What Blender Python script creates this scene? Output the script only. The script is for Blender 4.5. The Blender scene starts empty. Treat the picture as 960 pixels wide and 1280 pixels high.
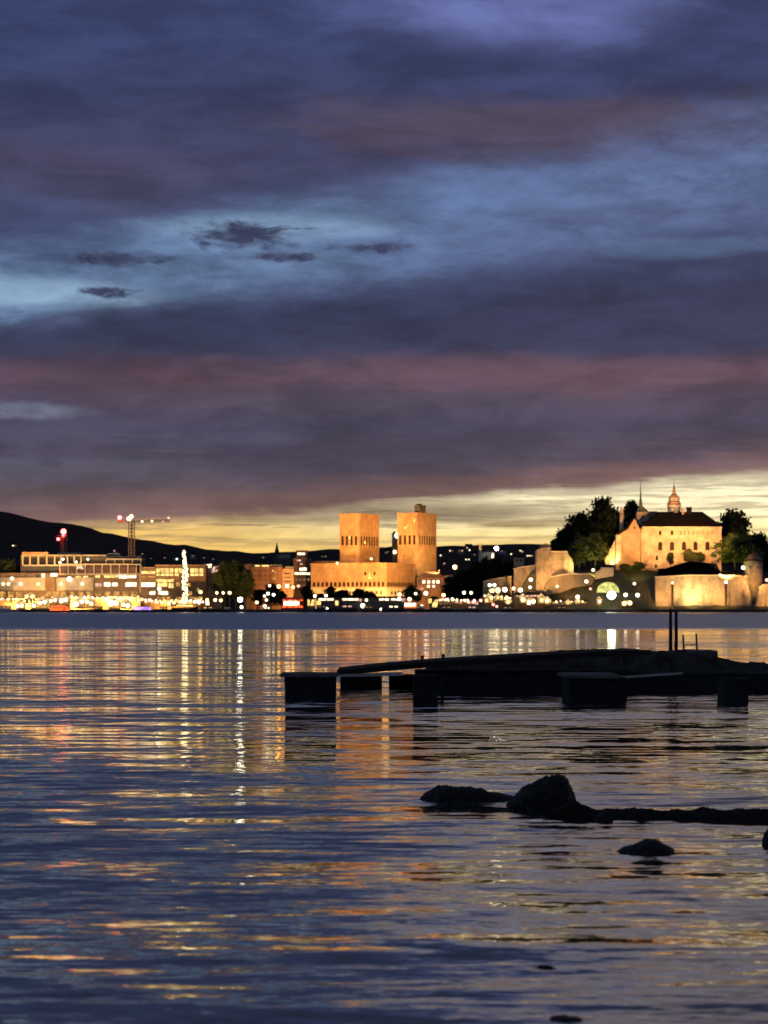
import bpy, bmesh, math, random
from mathutils import Vector, noise as mnoise
R = random.Random(7)
S = bpy.context.scene
COL = S.collection
F, CX, HY, CH = 3000.0, 480.0, 759.5, 3.0      # lens calibration of the photo, eye height in metres

def X(px, D): return (px - CX) * D / F
def Z(py, D): return CH + (HY - py) * D / F
def P(px, py, D): return Vector((X(px, D), D, Z(py, D)))
def lin(c):
    return tuple(((v/255)/12.92 if v/255 <= .04045 else ((v/255+.055)/1.055)**2.4) for v in c)

# ------------------------------------------------------------------ node helper
class NT:
    def __init__(s, tree): s.t = tree; s.l = tree.links
    def n(s, kind, **kw):
        nd = s.t.nodes.new(kind)
        for k, v in kw.items(): setattr(nd, k, v)
        return nd
    def put(s, sock, v):
        if isinstance(v, bpy.types.NodeSocket): s.l.new(v, sock)
        elif v is not None: sock.default_value = v
    def m(s, op, a, b=None, c=None, clamp=False):
        nd = s.n('ShaderNodeMath', operation=op); nd.use_clamp = clamp
        s.put(nd.inputs[0], a); s.put(nd.inputs[1], b)
        if c is not None: s.put(nd.inputs[2], c)
        return nd.outputs[0]
    def add(s, a, b): return s.m('ADD', a, b)
    def sub(s, a, b): return s.m('SUBTRACT', a, b)
    def mul(s, a, b): return s.m('MULTIPLY', a, b)
    def mad(s, a, b, c): return s.m('MULTIPLY_ADD', a, b, c)
    def step(s, v, a, b, lo=0., hi=1.):
        nd = s.n('ShaderNodeMapRange', interpolation_type='SMOOTHSTEP')
        s.put(nd.inputs['Value'], v); s.put(nd.inputs['From Min'], a); s.put(nd.inputs['From Max'], b)
        s.put(nd.inputs['To Min'], lo); s.put(nd.inputs['To Max'], hi)
        return nd.outputs[0]
    def xyz(s, x, y, z=0.):
        nd = s.n('ShaderNodeCombineXYZ')
        for i, v in enumerate((x, y, z)): s.put(nd.inputs[i], v)
        return nd.outputs[0]
    def sep(s, v):
        nd = s.n('ShaderNodeSeparateXYZ'); s.l.new(v, nd.inputs[0]); return nd.outputs
    def noise(s, vec, scale=1., detail=4., rough=.5, dist=0., color=False):
        nd = s.n('ShaderNodeTexNoise')
        if vec is not None: s.l.new(vec, nd.inputs['Vector'])
        nd.inputs['Scale'].default_value = scale; nd.inputs['Detail'].default_value = detail
        nd.inputs['Roughness'].default_value = rough; nd.inputs['Distortion'].default_value = dist
        return nd.outputs['Color' if color else 'Fac']
    def ramp(s, fac, stops):
        nd = s.n('ShaderNodeValToRGB'); el = nd.color_ramp.elements
        while len(el) > 1: el.remove(el[-1])
        el[0].position = stops[0][0]; el[0].color = (*stops[0][1], 1)
        for p, c in stops[1:]:
            e = el.new(p); e.color = (*c, 1)
        s.put(nd.inputs[0], fac); return nd.outputs[0]
    def mix(s, fac, a, b, blend='MIX'):
        nd = s.n('ShaderNodeMix', data_type='RGBA', blend_type=blend)
        s.put(nd.inputs[0], fac)
        for i, v in ((6, a), (7, b)):
            if isinstance(v, bpy.types.NodeSocket): s.l.new(v, nd.inputs[i])
            else: nd.inputs[i].default_value = (*v, 1)
        return nd.outputs[2]

# ------------------------------------------------------------------ materials
MATS = {}
def newmat(name):
    m = bpy.data.materials.new(name); m.use_nodes = True; m.node_tree.nodes.clear()
    t = NT(m.node_tree); out = t.n('ShaderNodeOutputMaterial'); MATS[name] = m
    return m, t, out
def surf(name, c1, c2, scale=.3, rough=.8, bump=.0, stretch=(1,1,1), metal=0., detail=5., spec=.25):
    m, t, out = newmat(name)
    g = t.n('ShaderNodeNewGeometry'); mp = t.n('ShaderNodeVectorMath', operation='MULTIPLY')
    t.l.new(g.outputs['Position'], mp.inputs[0]); mp.inputs[1].default_value = stretch
    n = t.noise(mp.outputs[0], scale, detail, .6)
    n2 = t.noise(mp.outputs[0], scale*7, 3, .6)
    f = t.mad(n2, .35, t.mul(n, .65))
    col = t.ramp(f, [(.34, c1), (.64, c2)])
    b = t.n('ShaderNodeBsdfPrincipled'); t.l.new(col, b.inputs['Base Color'])
    t.put(b.inputs['Roughness'], t.step(n2, .3, .7, rough-.12, min(1, rough+.08))); b.inputs['Metallic'].default_value = metal; b.inputs['Specular IOR Level'].default_value = spec
    if bump:
        bp = t.n('ShaderNodeBump'); bp.inputs['Strength'].default_value = 1; bp.inputs['Distance'].default_value = bump
        t.l.new(f, bp.inputs['Height']); t.l.new(bp.outputs[0], b.inputs['Normal'])
    t.l.new(b.outputs[0], out.inputs[0]); return m
def brick(name, c1, c2, cm, w, h, rough=.85, lo=.42, zs=.45):
    m, t, out = newmat(name)
    g = t.n('ShaderNodeNewGeometry'); p = t.sep(g.outputs['Position'])
    u = t.mad(p[0], .88, t.mul(p[1], .47))
    bk = t.n('ShaderNodeTexBrick'); t.l.new(t.xyz(u, p[2]), bk.inputs['Vector'])
    bk.inputs['Scale'].default_value = 1; bk.inputs['Brick Width'].default_value = w; bk.inputs['Row Height'].default_value = h
    bk.inputs['Mortar Size'].default_value = h*.07
    for k, c in (('Color1', c1), ('Color2', c2), ('Mortar', cm)): bk.inputs[k].default_value = (*c, 1)
    n = t.noise(t.xyz(p[0], p[1], t.mul(p[2], zs)), .20, 7, .72)
    col = t.mix(1., bk.outputs['Color'], t.ramp(n, [(.36, (lo, lo*.96, lo*.9)), (.5, (.82, .80, .78)), (.64, (1.15, 1.12, 1.05))]), 'MULTIPLY')
    b = t.n('ShaderNodeBsdfPrincipled'); t.l.new(col, b.inputs['Base Color']); b.inputs['Roughness'].default_value = rough
    t.l.new(b.outputs[0], out.inputs[0]); return m
def glow(name, c, strength, vary=.5, scale=.35):
    m, t, out = newmat(name)
    g = t.n('ShaderNodeNewGeometry'); n = t.noise(g.outputs['Position'], scale, 3, .7)
    e = t.n('ShaderNodeEmission'); e.inputs[0].default_value = (*c, 1)
    t.put(e.inputs[1], t.mul(t.step(n, .32, .68, 1-vary, 1+vary), strength))
    t.l.new(e.outputs[0], out.inputs[0]); return m

brick('hall_brick', (.43,.235,.11), (.37,.195,.09), (.31,.20,.12), 1.1, .38, lo=.66, zs=.9)
brick('red_brick', (.30,.12,.07), (.25,.10,.06), (.22,.13,.09), 1.0, .4)
brick('dark_brick', (.16,.07,.05), (.13,.06,.045), (.11,.07,.05), 1.0, .4)
brick('rampart_stone', (.40,.31,.21), (.32,.25,.17), (.22,.17,.12), 1.6, .8)
surf('pale_stone', (.34,.25,.17), (.60,.48,.36), .25, .9, .05)
surf('castle_plaster', (.36,.21,.12), (.64,.46,.31), .22, .9, .04, detail=8.)
surf('gable_brick', (.28,.15,.085), (.46,.28,.17), .2, .9, .05)
surf('dark_tile', (.004,.003,.003), (.012,.008,.007), .5, .7, .03, (1,1,3), spec=.04)
surf('green_copper', (.10,.10,.06), (.18,.17,.10), .3, .7)
surf('copper_roof', (.20,.10,.06), (.30,.15,.09), .3, .6)
surf('cream_concrete', (.30,.22,.14), (.50,.39,.27), .22, .8)
surf('grey_concrete', (.16,.15,.14), (.26,.25,.23), .1, .85)
surf('brown_wall', (.12,.065,.035), (.26,.155,.085), .2, .85)
surf('dark_wall', (.045,.04,.038), (.09,.075,.065), .15, .85)
surf('dark_glass', (.015,.015,.018), (.03,.028,.028), .2, .25)
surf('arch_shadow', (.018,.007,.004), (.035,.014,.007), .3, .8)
surf('asphalt', (.035,.035,.037), (.06,.06,.062), .05, .9)
surf('quay_stone', (.035,.032,.03), (.07,.062,.055), .25, .9, .05)
surf('hill_forest', (.010,.006,.004), (.024,.014,.009), .02, 1., spec=.04)
surf('castle_slope', (.035,.045,.015), (.13,.10,.06), .09, .95, .25)
surf('rock_face', (.13,.10,.065), (.24,.18,.11), .16, .95, .3, (1,1,.25))
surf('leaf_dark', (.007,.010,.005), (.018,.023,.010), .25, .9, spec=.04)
surf('leaf_mid', (.026,.034,.009), (.075,.082,.018), .25, .85)  # brighter leaf tone for lit trees, light put into the colour
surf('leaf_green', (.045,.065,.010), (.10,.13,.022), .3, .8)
surf('bark', (.03,.024,.018), (.06,.047,.035), .8, .9)
surf('dark_metal', (.02,.02,.022), (.04,.04,.042), .5, .5, metal=.4)
surf('crane_steel', (.24,.14,.07), (.34,.20,.10), .3, .55)
surf('hull_dark', (.012,.012,.015), (.028,.028,.032), .4, .4)
surf('hull_white', (.35,.34,.33), (.5,.49,.47), .4, .4)
surf('canvas', (.55,.5,.42), (.7,.65,.55), .4, .9)
surf('canvas_red', (.35,.04,.02), (.5,.07,.04), .4, .9)
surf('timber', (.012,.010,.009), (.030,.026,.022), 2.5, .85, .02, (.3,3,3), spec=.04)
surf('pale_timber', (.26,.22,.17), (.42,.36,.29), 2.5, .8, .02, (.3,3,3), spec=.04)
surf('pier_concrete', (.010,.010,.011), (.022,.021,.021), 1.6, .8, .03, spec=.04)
surf('pier_cap', (.05,.045,.042), (.12,.105,.09), 1.6, .85, .03, spec=.04)  # cap tone raised: faint light on the top surfaces put into the colour
surf('rubble', (.006,.006,.006), (.060,.046,.032), 1.3, .9, .12, spec=.04)
surf('shore_rock', (.004,.004,.004), (.020,.017,.014), 4., .6, .05, spec=.07)
surf('weed', (.004,.005,.004), (.012,.012,.008), 9., .8, .03, spec=.04)
surf('gilt', (.7,.52,.25), (.85,.68,.36), .5, .4)
surf('gull_white', (.62,.62,.65), (.75,.75,.78), 3, .7)
glow('win_white', (1.,.80,.52), 2.2)
glow('win_yellow', (1.,.66,.20), 1.5)
glow('win_amber', (1.,.50,.13), .62, .7)
glow('win_dim', (1.,.62,.30), .22, .6)
glow('win_pink', (1.,.55,.42), .9)
glow('lamp_warm', (1.,.72,.38), 4.5, .1)
glow('lamp_white', (1.,.88,.68), 5.5, .1)
glow('lamp_orange', (1.,.55,.15), 9., .1)
glow('lamp_flood', (1.,.90,.74), 34., .1)
glow('lamp_red', (1.,.05,.05), 24., .1)
glow('lamp_pink', (1.,.38,.30), 3., .1)
glow('lamp_green', (.45,1.,.55), 6., .1)
glow('tent_white', (1.,.78,.44), 6., .6, .25)
glow('tent_glow', (1.,.62,.26), .8, .6, .3)
glow('tent_yellow', (1.,.72,.28), 3., .5, .3)
glow('tent_green', (.80,.78,.22), 1.05, .4, .3)
glow('glow_red', (1.,.13,.03), 1.5, .7, .4)
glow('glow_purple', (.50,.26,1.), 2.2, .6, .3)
glow('mast_lights', (1.,.76,.38), 3.6, .7, .5)

# ------------------------------------------------------------------ mesh builder
class MB:
    def __init__(s): s.v = []; s.f = []
    def _a(s, vs, fs):
        o = len(s.v); s.v += [tuple(p) for p in vs]; s.f += [tuple(i+o for i in f) for f in fs]; return s
    def box(s, x0, x1, y0, y1, z0, z1):
        return s._a([(x0,y0,z0),(x1,y0,z0),(x1,y1,z0),(x0,y1,z0),(x0,y0,z1),(x1,y0,z1),(x1,y1,z1),(x0,y1,z1)],
            [(0,3,2,1),(4,5,6,7),(0,1,5,4),(1,2,6,5),(2,3,7,6),(3,0,4,7)])
    def obox(s, o, u, lu, n, ln, z0, z1):
        p = [Vector((o[0],o[1])), Vector((o[0]+u[0]*lu,o[1]+u[1]*lu)), Vector((o[0]+u[0]*lu+n[0]*ln,o[1]+u[1]*lu+n[1]*ln)), Vector((o[0]+n[0]*ln,o[1]+n[1]*ln))]
        return s._a([(*q,z0) for q in p]+[(*q,z1) for q in p], [(0,3,2,1),(4,5,6,7),(0,1,5,4),(1,2,6,5),(2,3,7,6),(3,0,4,7)])
    def prism(s, pts, y0, y1):                      # polygon in x-z run back in depth
        n = len(pts)
        return s._a([(x,y0,z) for x,z in pts]+[(x,y1,z) for x,z in pts],
            [tuple(range(n)), tuple(range(2*n-1,n-1,-1))]+[(i,i+n,(i+1)%n+n,(i+1)%n) for i in range(n)])
    def pxpoly(s, pts, D, depth): return s.prism([(X(a,D),Z(b,D)) for a,b in pts], D, D+depth)
    def oprism(s, o, u, n, pts, ln):                # polygon in (u,z) frame run along n
        k = len(pts); f = lambda a, z, d: (o[0]+u[0]*a+n[0]*d, o[1]+u[1]*a+n[1]*d, z)
        return s._a([f(a,z,0) for a,z in pts]+[f(a,z,ln) for a,z in pts],
            [tuple(range(k)), tuple(range(2*k-1,k-1,-1))]+[(i,i+k,(i+1)%k+k,(i+1)%k) for i in range(k)])
    def cyl(s, x, y, z0, z1, r0, r1=None, n=12): return s.tube((x,y,z0),(x,y,z1),r0,r0 if r1 is None else r1,n)
    def tube(s, p, q, r0, r1=None, n=8):
        r1 = r0 if r1 is None else r1
        p, q = Vector(p), Vector(q); d = (q-p).normalized()
        a = d.orthogonal().normalized(); b = d.cross(a); vs = []
        for c, r in ((p,r0),(q,max(r1,1e-3))):
            for i in range(n):
                t = 2*math.pi*i/n; vs.append(c+(a*math.cos(t)+b*math.sin(t))*r)
        return s._a(vs, [tuple(range(n-1,-1,-1)), tuple(range(n,2*n))]+[(i,(i+1)%n,(i+1)%n+n,i+n) for i in range(n)])
    def sph(s, c, r, nu=10, nv=7, sz=1.):
        vs = [(c[0],c[1],c[2]-r*sz)]; fs = []
        for j in range(1, nv):
            t = math.pi*j/nv
            for i in range(nu):
                a = 2*math.pi*i/nu; vs.append((c[0]+r*math.sin(t)*math.cos(a), c[1]+r*math.sin(t)*math.sin(a), c[2]-r*sz*math.cos(t)))
        vs.append((c[0],c[1],c[2]+r*sz)); L = len(vs)-1
        for i in range(nu):
            fs.append((0,1+(i+1)%nu,1+i)); fs.append((L,1+(nv-2)*nu+i,1+(nv-2)*nu+(i+1)%nu))
            for j in range(nv-2):
                a = 1+j*nu; fs.append((a+i,a+(i+1)%nu,a+nu+(i+1)%nu,a+nu+i))
        return s._a(vs, fs)
    def hip(s, x0, x1, y0, y1, z0, z1, inset, over=0.):
        x0-=over; x1+=over; y0-=over; y1+=over; ym=(y0+y1)/2
        return s._a([(x0,y0,z0),(x1,y0,z0),(x1,y1,z0),(x0,y1,z0),(x0+inset,ym,z1),(x1-inset,ym,z1)],
            [(0,3,2,1),(0,1,5,4),(1,2,5),(2,3,4,5),(3,0,4)])
    def gable(s, x0, x1, y0, y1, z0, z1, over=.3):  # ridge along x
        return s.hip(x0, x1, y0, y1, z0, z1, 0., over)
    def pyr(s, x0, x1, y0, y1, z0, z1):
        return s._a([(x0,y0,z0),(x1,y0,z0),(x1,y1,z0),(x0,y1,z0),((x0+x1)/2,(y0+y1)/2,z1)], [(0,3,2,1),(0,1,4),(1,2,4),(2,3,4),(3,0,4)])

def mesh_obj(name, mb, mat, parent=None, loc=None, smooth=False):
    loc = Vector(loc) if loc is not None else Vector((0,0,0))
    me = bpy.data.meshes.new(name)
    me.from_pydata([tuple(Vector(v)-loc) for v in mb.v], [], mb.f)
    bm = bmesh.new(); bm.from_mesh(me); bmesh.ops.recalc_face_normals(bm, faces=bm.faces); bm.to_mesh(me); bm.free()
    if smooth:
        for p in me.polygons: p.use_smooth = True
    me.materials.append(MATS[mat])
    o = bpy.data.objects.new(name, me); COL.objects.link(o)
    if parent: o.parent = parent
    return o

class Thing:
    def __init__(s, name, label, cat, loc, group=None):
        s.loc = Vector(loc); o = bpy.data.objects.new(name, None); o.empty_display_size = .5
        COL.objects.link(o); o.location = loc; o['label'] = label; o['category'] = cat
        if group: o['group'] = group
        s.o = o
    def part(s, name, mb, mat, parent=None, smooth=False):
        return mesh_obj(name, mb, mat, parent or s.o, s.loc, smooth)
    def wins(s, D, rects, mat, parent=None, proud=.12, name='window'):
        for r in rects:
            x0, y0, x1, y1 = r
            s.part(name, MB().box(X(x0,D),X(x1,D),D-proud,D+.05,Z(y1,D),Z(y0,D)), mat, parent)
def single(name, mb, mat, label, cat, group=None, smooth=False, loc=None):
    c = Vector(loc) if loc is not None else sum((Vector(v) for v in mb.v), Vector())/len(mb.v)
    o = mesh_obj(name, mb, mat, None, c, smooth); o.location = c
    o['label'] = label; o['category'] = cat
    if group: o['group'] = group
    return o
def structure(name, mb, mat, smooth=False):
    o = mesh_obj(name, mb, mat, None, None, smooth); o['kind'] = 'structure'; return o
def arch_pts(u0, u1, z0, z1, n=6):
    r = (u1-u0)/2; zc = z1-r; c = (u0+u1)/2
    return [(u0,z0),(u1,z0)]+[(c+r*math.cos(math.pi*i/n), zc+r*math.sin(math.pi*i/n)) for i in range(n+1)]

#@@SKY
# ------------------------------------------------------------------ sky
W = bpy.data.worlds.new('World'); S.world = W; W.use_nodes = True
W.node_tree.nodes.clear()
def build_sky():
    t = NT(W.node_tree)
    tc = t.n('ShaderNodeTexCoord'); d = t.sep(tc.outputs['Generated'])
    az = t.m('ARCTAN2', d[0], d[1])
    hyp = t.m('MAXIMUM', t.m('SQRT', t.add(t.mul(d[0],d[0]), t.mul(d[1],d[1]))), .02)
    x = t.mad(az, F, CX)                                    # bearing, 1/3000 rad
    y = t.m('MAXIMUM', t.mad(t.m('DIVIDE', d[2], hyp), -F, HY), -9000.)   # slope above the horizon
    vec = t.xyz(x, y)
    def nz(sx, sy, off=0., detail=4., rough=.55, dist=0.):
        return t.noise(t.xyz(t.m('DIVIDE', x, sx), t.m('DIVIDE', y, sy), off), 1., detail, rough, dist)
    nA = nz(420, 120, 3.1, 5); nB = nz(150, 46, 7.7, 6, .62, .4); nC = nz(80, 28, 1.3, 6, .64, .5)
    nD = t.mad(nz(240, 10, 5.2, 5, .55, .2), .6, t.mul(nz(80, 5, 15.2, 4, .6, .3), .4))
    nE = nz(34, 14, 9.4, 5, .62)
    nF = nz(44, 15, 12.4, 7, .7, .8)
    nG = nz(62, 20, 31.4, 8, .62, 1.1)
    yw = t.mad(t.sub(nA, .5), 110., t.mad(t.sub(nB, .5), 42., y))
    def tt(v): return (v+1500)/2300.
    stops = [(-1500,(56,62,88)),(-500,(58,65,94)),(-60,(58,68,108)),(60,(57,67,107)),(120,(56,63,98)),(190,(64,66,98)),(250,(66,75,110)),
             (330,(60,71,106)),(385,(51,57,86)),(425,(55,60,88)),(465,(80,69,90)),(500,(80,71,92)),(545,(69,69,92)),(590,(80,75,92)),(640,(104,86,88)),(800,(112,86,68))]
    col = t.ramp(t.m('MULTIPLY_ADD', yw, 1/2300., 1500/2300.), [(tt(a), lin(c)) for a, c in stops])
    def blob(cx, cy, rx, ry, warp=0.5, soft=(1.25,.35), n=None, tilt=0.):
        dx = t.m('DIVIDE', t.sub(x, cx), rx)
        yy = t.sub(y, cy) if not tilt else t.mad(t.sub(x, cx), -tilt, t.sub(y, cy))
        dy = t.m('DIVIDE', yy, ry)
        r = t.m('SQRT', t.add(t.mul(dx,dx), t.mul(dy,dy)))
        r = t.mad(t.sub(n if n is not None else nB, .5), warp*2.4, r)
        return t.step(r, soft[0], soft[1])
    def lay(mask, c, a=1.):
        nonlocal col
        col = t.mix(t.mul(mask, a), col, lin(c))
    lay(blob(650,-10,230,75,.5,n=nA), (100,110,165), .95)
    lay(blob(700,160,400,46,.9), (80,69,86), .75)
    lay(blob(70,222,230,42,.9), (72,66,92), .6)
    # the long blue opening between the cloud decks
    yc = t.mad(x, -.155, 362.); ww = t.mad(x, .035, 50.)
    e = t.m('DIVIDE', t.m('ABSOLUTE', t.sub(t.mad(t.sub(nB,.5), 60., y), yc)), ww)
    gap = t.mul(t.step(e, 1.35, .25), t.step(nA, .25, .5))
    gapc = t.mix(t.step(x, 150., 700.), lin((108,136,174)), lin((90,108,150)))
    col = t.mix(t.mul(gap, t.step(t.mad(nF, .5, t.mul(nC, .5)), .34, .60, .5, 1.05)), col, gapc)
    lay(blob(20,368,190,22,.5,n=nC), (142,172,198), .75)
    lay(blob(330,284,160,20,.5,n=nC), (128,156,188), .7)
    lay(blob(620,245,130,40,.6,n=nC), (98,122,166), .6)
    lay(blob(840,312,150,14,.7,n=nC), (92,114,152), .65)
    lay(blob(760,270,160,16,.7,n=nC), (80,92,128), .55)
    for bx,by,rx,ry in ((305,294,84,17),(150,327,66,10),(138,367,36,7),(470,310,60,8),(345,322,48,6)):
        sft = blob(bx,by,rx*1.35,ry*1.5,.5,(1.3,.0),nE)
        lay(t.mul(t.step(t.mad(sft, .55, t.mul(nG, 1.15)), .74, 1.12), t.step(sft, .0, .35)), (56,63,92), 1.)
    lay(blob(650,466,480,26,.9), (104,80,92), .65)
    lay(blob(120,470,260,26,.6), (88,68,82), .6)
    lay(blob(430,505,300,14,.7), (82,76,90), .5)
    lay(blob(10,516,110,11,.5,n=nC), (118,124,146), .8)
    lay(blob(60,592,170,22,.6), (88,88,106), .5)
    # darker rolls through the low deck
    lay(t.mul(t.step(nB, .5, .66), t.mul(t.step(y, 470., 520.), t.step(y, 640., 590.))), (60,62,82), .5)
    lay(t.mul(t.step(nD, .52, .68), t.mul(t.step(y, 520., 560.), t.step(y, 650., 600.))), (104,88,96), .4)
    # afterglow under the cloud edge, higher on the right
    yb = t.mad(t.m('MINIMUM', t.m('MAXIMUM', x, -1500.), 1400.), .078, t.sub(y, 75.))
    ybw = t.mad(t.sub(nB, .5), 34., t.mad(t.sub(nD, .5), 26., yb))
    lay(t.mul(t.step(ybw, 548., 590.), .8), (132,102,98), .9)
    gl = t.step(ybw, 583., 606.)
    def tg(v): return (v-560)/240.
    glow_r = t.ramp(t.m('MULTIPLY_ADD', y, 1/240., -560/240.), [(tg(a), lin(c)) for a, c in ((575,(238,226,184)),(610,(252,243,202)),(645,(254,238,186)),(675,(255,224,148)),(700,(248,196,108)),(760,(200,122,62)))])
    glow_l = t.ramp(t.m('MULTIPLY_ADD', y, 1/240., -560/240.), [(tg(a), lin(c)) for a, c in ((610,(172,138,104)),(640,(202,168,108)),(665,(232,188,104)),(690,(250,202,108)),(760,(200,122,62)))])
    gc = t.mix(t.step(x, 150., 560.), glow_l, glow_r)
    # glow fades toward the sides and behind the viewer
    fade = t.mul(t.step(t.m('ABSOLUTE', az), 1.7, .45), 1.)
    col = t.mix(t.mul(gl, fade), col, gc)
    st = t.mul(t.step(nD, .49, .58), t.mul(gl, t.step(y, 690., 655., .25, 1.)))
    st = t.mul(st, t.step(x, 380., 800., 1., .62))
    lay(t.mul(st, fade), (128,112,96), .85)
    lay(t.mul(blob(480,640,300,16,.8,n=nD), gl), (132,114,94), .8)
    lay(t.mul(blob(650,655,90,7,.7,n=nC), gl), (140,116,84), .7)
    lay(t.mul(blob(840,592,130,5,.8,n=nC), gl), (104,92,86), .85)
    wisp = t.noise(t.xyz(t.m('DIVIDE', x, 120.), t.m('DIVIDE', y, 42.), 2.2), 1., 6., .6, .5)
    wisp2 = t.noise(t.xyz(t.m('DIVIDE', x, 300.), t.m('DIVIDE', y, 60.), 4.6), 1., 5., .6, .4)
    k = t.step(t.mad(wisp, .55, t.mul(wisp2, .45)), .36, .64, .78, 1.24)
    vm = t.n('ShaderNodeVectorMath', operation='SCALE'); t.l.new(col, vm.inputs[0]); t.put(vm.inputs['Scale'], k)
    col = vm.outputs[0]
    below = t.step(y, 762., 800.)
    col = t.mix(below, col, lin((40,34,34)))
    bg = t.n('ShaderNodeBackground'); t.l.new(col, bg.inputs[0]); bg.inputs[1].default_value = 1.
    sky = t.n('ShaderNodeTexSky', sky_type='NISHITA'); sky.sun_disc = False
    sky.sun_elevation = math.radians(.6); sky.sun_rotation = math.radians(14)
    bs = t.n('ShaderNodeBackground'); t.l.new(sky.outputs[0], bs.inputs[0]); bs.inputs[1].default_value = .002
    ad = t.n('ShaderNodeAddShader'); t.l.new(bg.outputs[0], ad.inputs[0]); t.l.new(bs.outputs[0], ad.inputs[1])
    out = t.n('ShaderNodeOutputWorld'); t.l.new(ad.outputs[0], out.inputs[0])
build_sky()
sun = bpy.data.lights.new('sun', 'SUN'); sun.energy = .03; sun.angle = math.radians(30); sun.color = (1,.72,.42)
so = bpy.data.objects.new('sun', sun); COL.objects.link(so)
so.rotation_euler = Vector((-math.sin(math.radians(14)), -math.cos(math.radians(14)), -math.tan(math.radians(3)))).to_track_quat('-Z','Y').to_euler()

# ------------------------------------------------------------------ camera
cd = bpy.data.cameras.new('camera'); cam = bpy.data.objects.new('camera', cd); COL.objects.link(cam); S.camera = cam
cam.location = (0,0,CH); cam.rotation_euler = (math.radians(90),0,0)
cd.sensor_fit = 'HORIZONTAL'; cd.sensor_width = 36; cd.lens = 36*F/960; cd.shift_y = (HY-640)/960
cd.clip_start = .5; cd.clip_end = 60000
cd.dof.use_dof = True; cd.dof.focus_distance = 70; cd.dof.aperture_fstop = 3.2

#@@WATER
# ------------------------------------------------------------------ water
def build_water():
    m, t, out = newmat('sea_water')
    g = t.n('ShaderNodeNewGeometry'); p = t.sep(g.outputs['Position']); x, y = p[0], p[1]
    def nz(sx, sy, off, detail=3., rough=.55, dist=0., color=False):
        return t.noise(t.xyz(t.m('DIVIDE', x, sx), t.m('DIVIDE', y, sy), off), 1., detail, rough, dist, color)
    lx = t.m('DIVIDE', x, t.mad(y, .13, 2.)); ly = t.m('LOGARITHM', t.m('MAXIMUM', y, 4.), math.e)
    def ln(sx, sy, off, detail=3., rough=.55, dist=.3):
        return t.noise(t.xyz(t.m('DIVIDE', lx, sx), t.m('DIVIDE', ly, sy), off), 1., detail, rough, dist)
    swell = t.sep(nz(2.6, 1.15, 2., 2., .5, .3, True))
    chop = t.sep(nz(.95, .46, 5., 3., .55, .2, True))
    fine = t.sep(nz(.20, .085, 8., 3., .65, 0., True))
    band = ln(2.4, .17, 3.3, 4.); band2 = ln(.9, .07, 6.1, 3.)
    b = t.mad(band2, .4, t.mul(band, .6))
    far = t.step(t.mad(t.sub(nz(60., 30., 1., 5.), .5), 120., y), 300., 372.)   # wind-ruffled water beyond the sheltered cove
    # sheltered (1) towards the jetty, gusty (0) close to the viewer's beach
    lim = t.mad(lx, -.16, 3.70)                                # ln of the distance where the shelter ends
    shel = t.step(t.mad(t.sub(b, .5), 2.6, t.sub(ly, lim)), -.55, .45)
    shel = t.mul(shel, t.step(t.mad(t.sub(b, .5), .5, t.m('ABSOLUTE', t.sub(ly, 4.13))), .02, .10, .35, 1.))
    stripe = t.mul(t.step(ln(2.2, .030, 21., 3., .6, .4), .44, .53), t.step(ln(4., .085, 27., 2., .5, .3), .36, .50))
    shel = t.mul(shel, t.mad(stripe, .8, .2))
    gold = t.mul(t.step(t.mad(lx, .03, b), .46, .54), t.step(ly, 2.80, 3.05))
    c = t.m('MAXIMUM', shel, t.mul(gold, .8))
    s1 = t.mad(c, -.05, .16); s2 = t.mad(c, -.05, .26); s3 = t.mad(c, -.16, .26)
    damp = t.step(ly, 4.0, 5.6, 1., .75)
    def slope(ch, k=1.):
        a = t.mul(t.sub(swell[ch], .5), s1); bb = t.mul(t.sub(chop[ch], .5), s2); f = t.mul(t.sub(fine[ch], .5), s3)
        return t.mul(t.mul(t.add(a, t.add(bb, f)), damp), k)
    # facets that face the viewer dominate in ruffled water seen this low
    lean = t.m('MAXIMUM', t.mul(t.sub(1., c), .045), t.mul(far, .085))
    away = t.mul(t.mul(c, t.step(ly, 4.7, 3.5)), .030)
    g1 = ln(.55, .036, 11., 3., .6, .5); g2 = ln(.22, .013, 14., 2., .6, .3)
    gust = t.mad(t.sub(g1, .5), .24, t.mul(t.sub(g2, .5), .26))
    gust = t.mul(gust, t.mul(t.step(ly, 5.9, 5.2, .5, 1.), t.sub(1., t.mul(far, .7))))
    sy = t.add(t.add(t.sub(slope(1), lean), away), gust)
    nrm = t.n('ShaderNodeVectorMath', operation='NORMALIZE'); t.l.new(t.xyz(slope(0), sy, 1.), nrm.inputs[0])
    gl = t.n('ShaderNodeBsdfGlossy'); gl.inputs[0].default_value = (.94,.95,.87,1); df = t.n('ShaderNodeBsdfDiffuse'); df.inputs[0].default_value = (.010,.014,.026,1)
    fr = t.n('ShaderNodeFresnel'); fr.inputs['IOR'].default_value = 1.34
    rr = t.mad(far, .27, t.mad(t.sub(1., c), .055, .035))
    t.put(gl.inputs['Roughness'], rr)
    t.l.new(nrm.outputs[0], gl.inputs['Normal']); t.l.new(nrm.outputs[0], fr.inputs['Normal'])
    mx = t.n('ShaderNodeMixShader'); t.put(mx.inputs[0], t.m('POWER', fr.outputs[0], .58))
    t.l.new(df.outputs[0], mx.inputs[1]); t.l.new(gl.outputs[0], mx.inputs[2])
    t.l.new(mx.outputs[0], out.inputs[0])
    mb = MB()
    mb._a([(-9000,-400,0),(9000,-400,0),(9000,1503,0),(-9000,1503,0)], [(0,1,2,3)])
    structure('water', mb, 'sea_water')
build_water()

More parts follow.
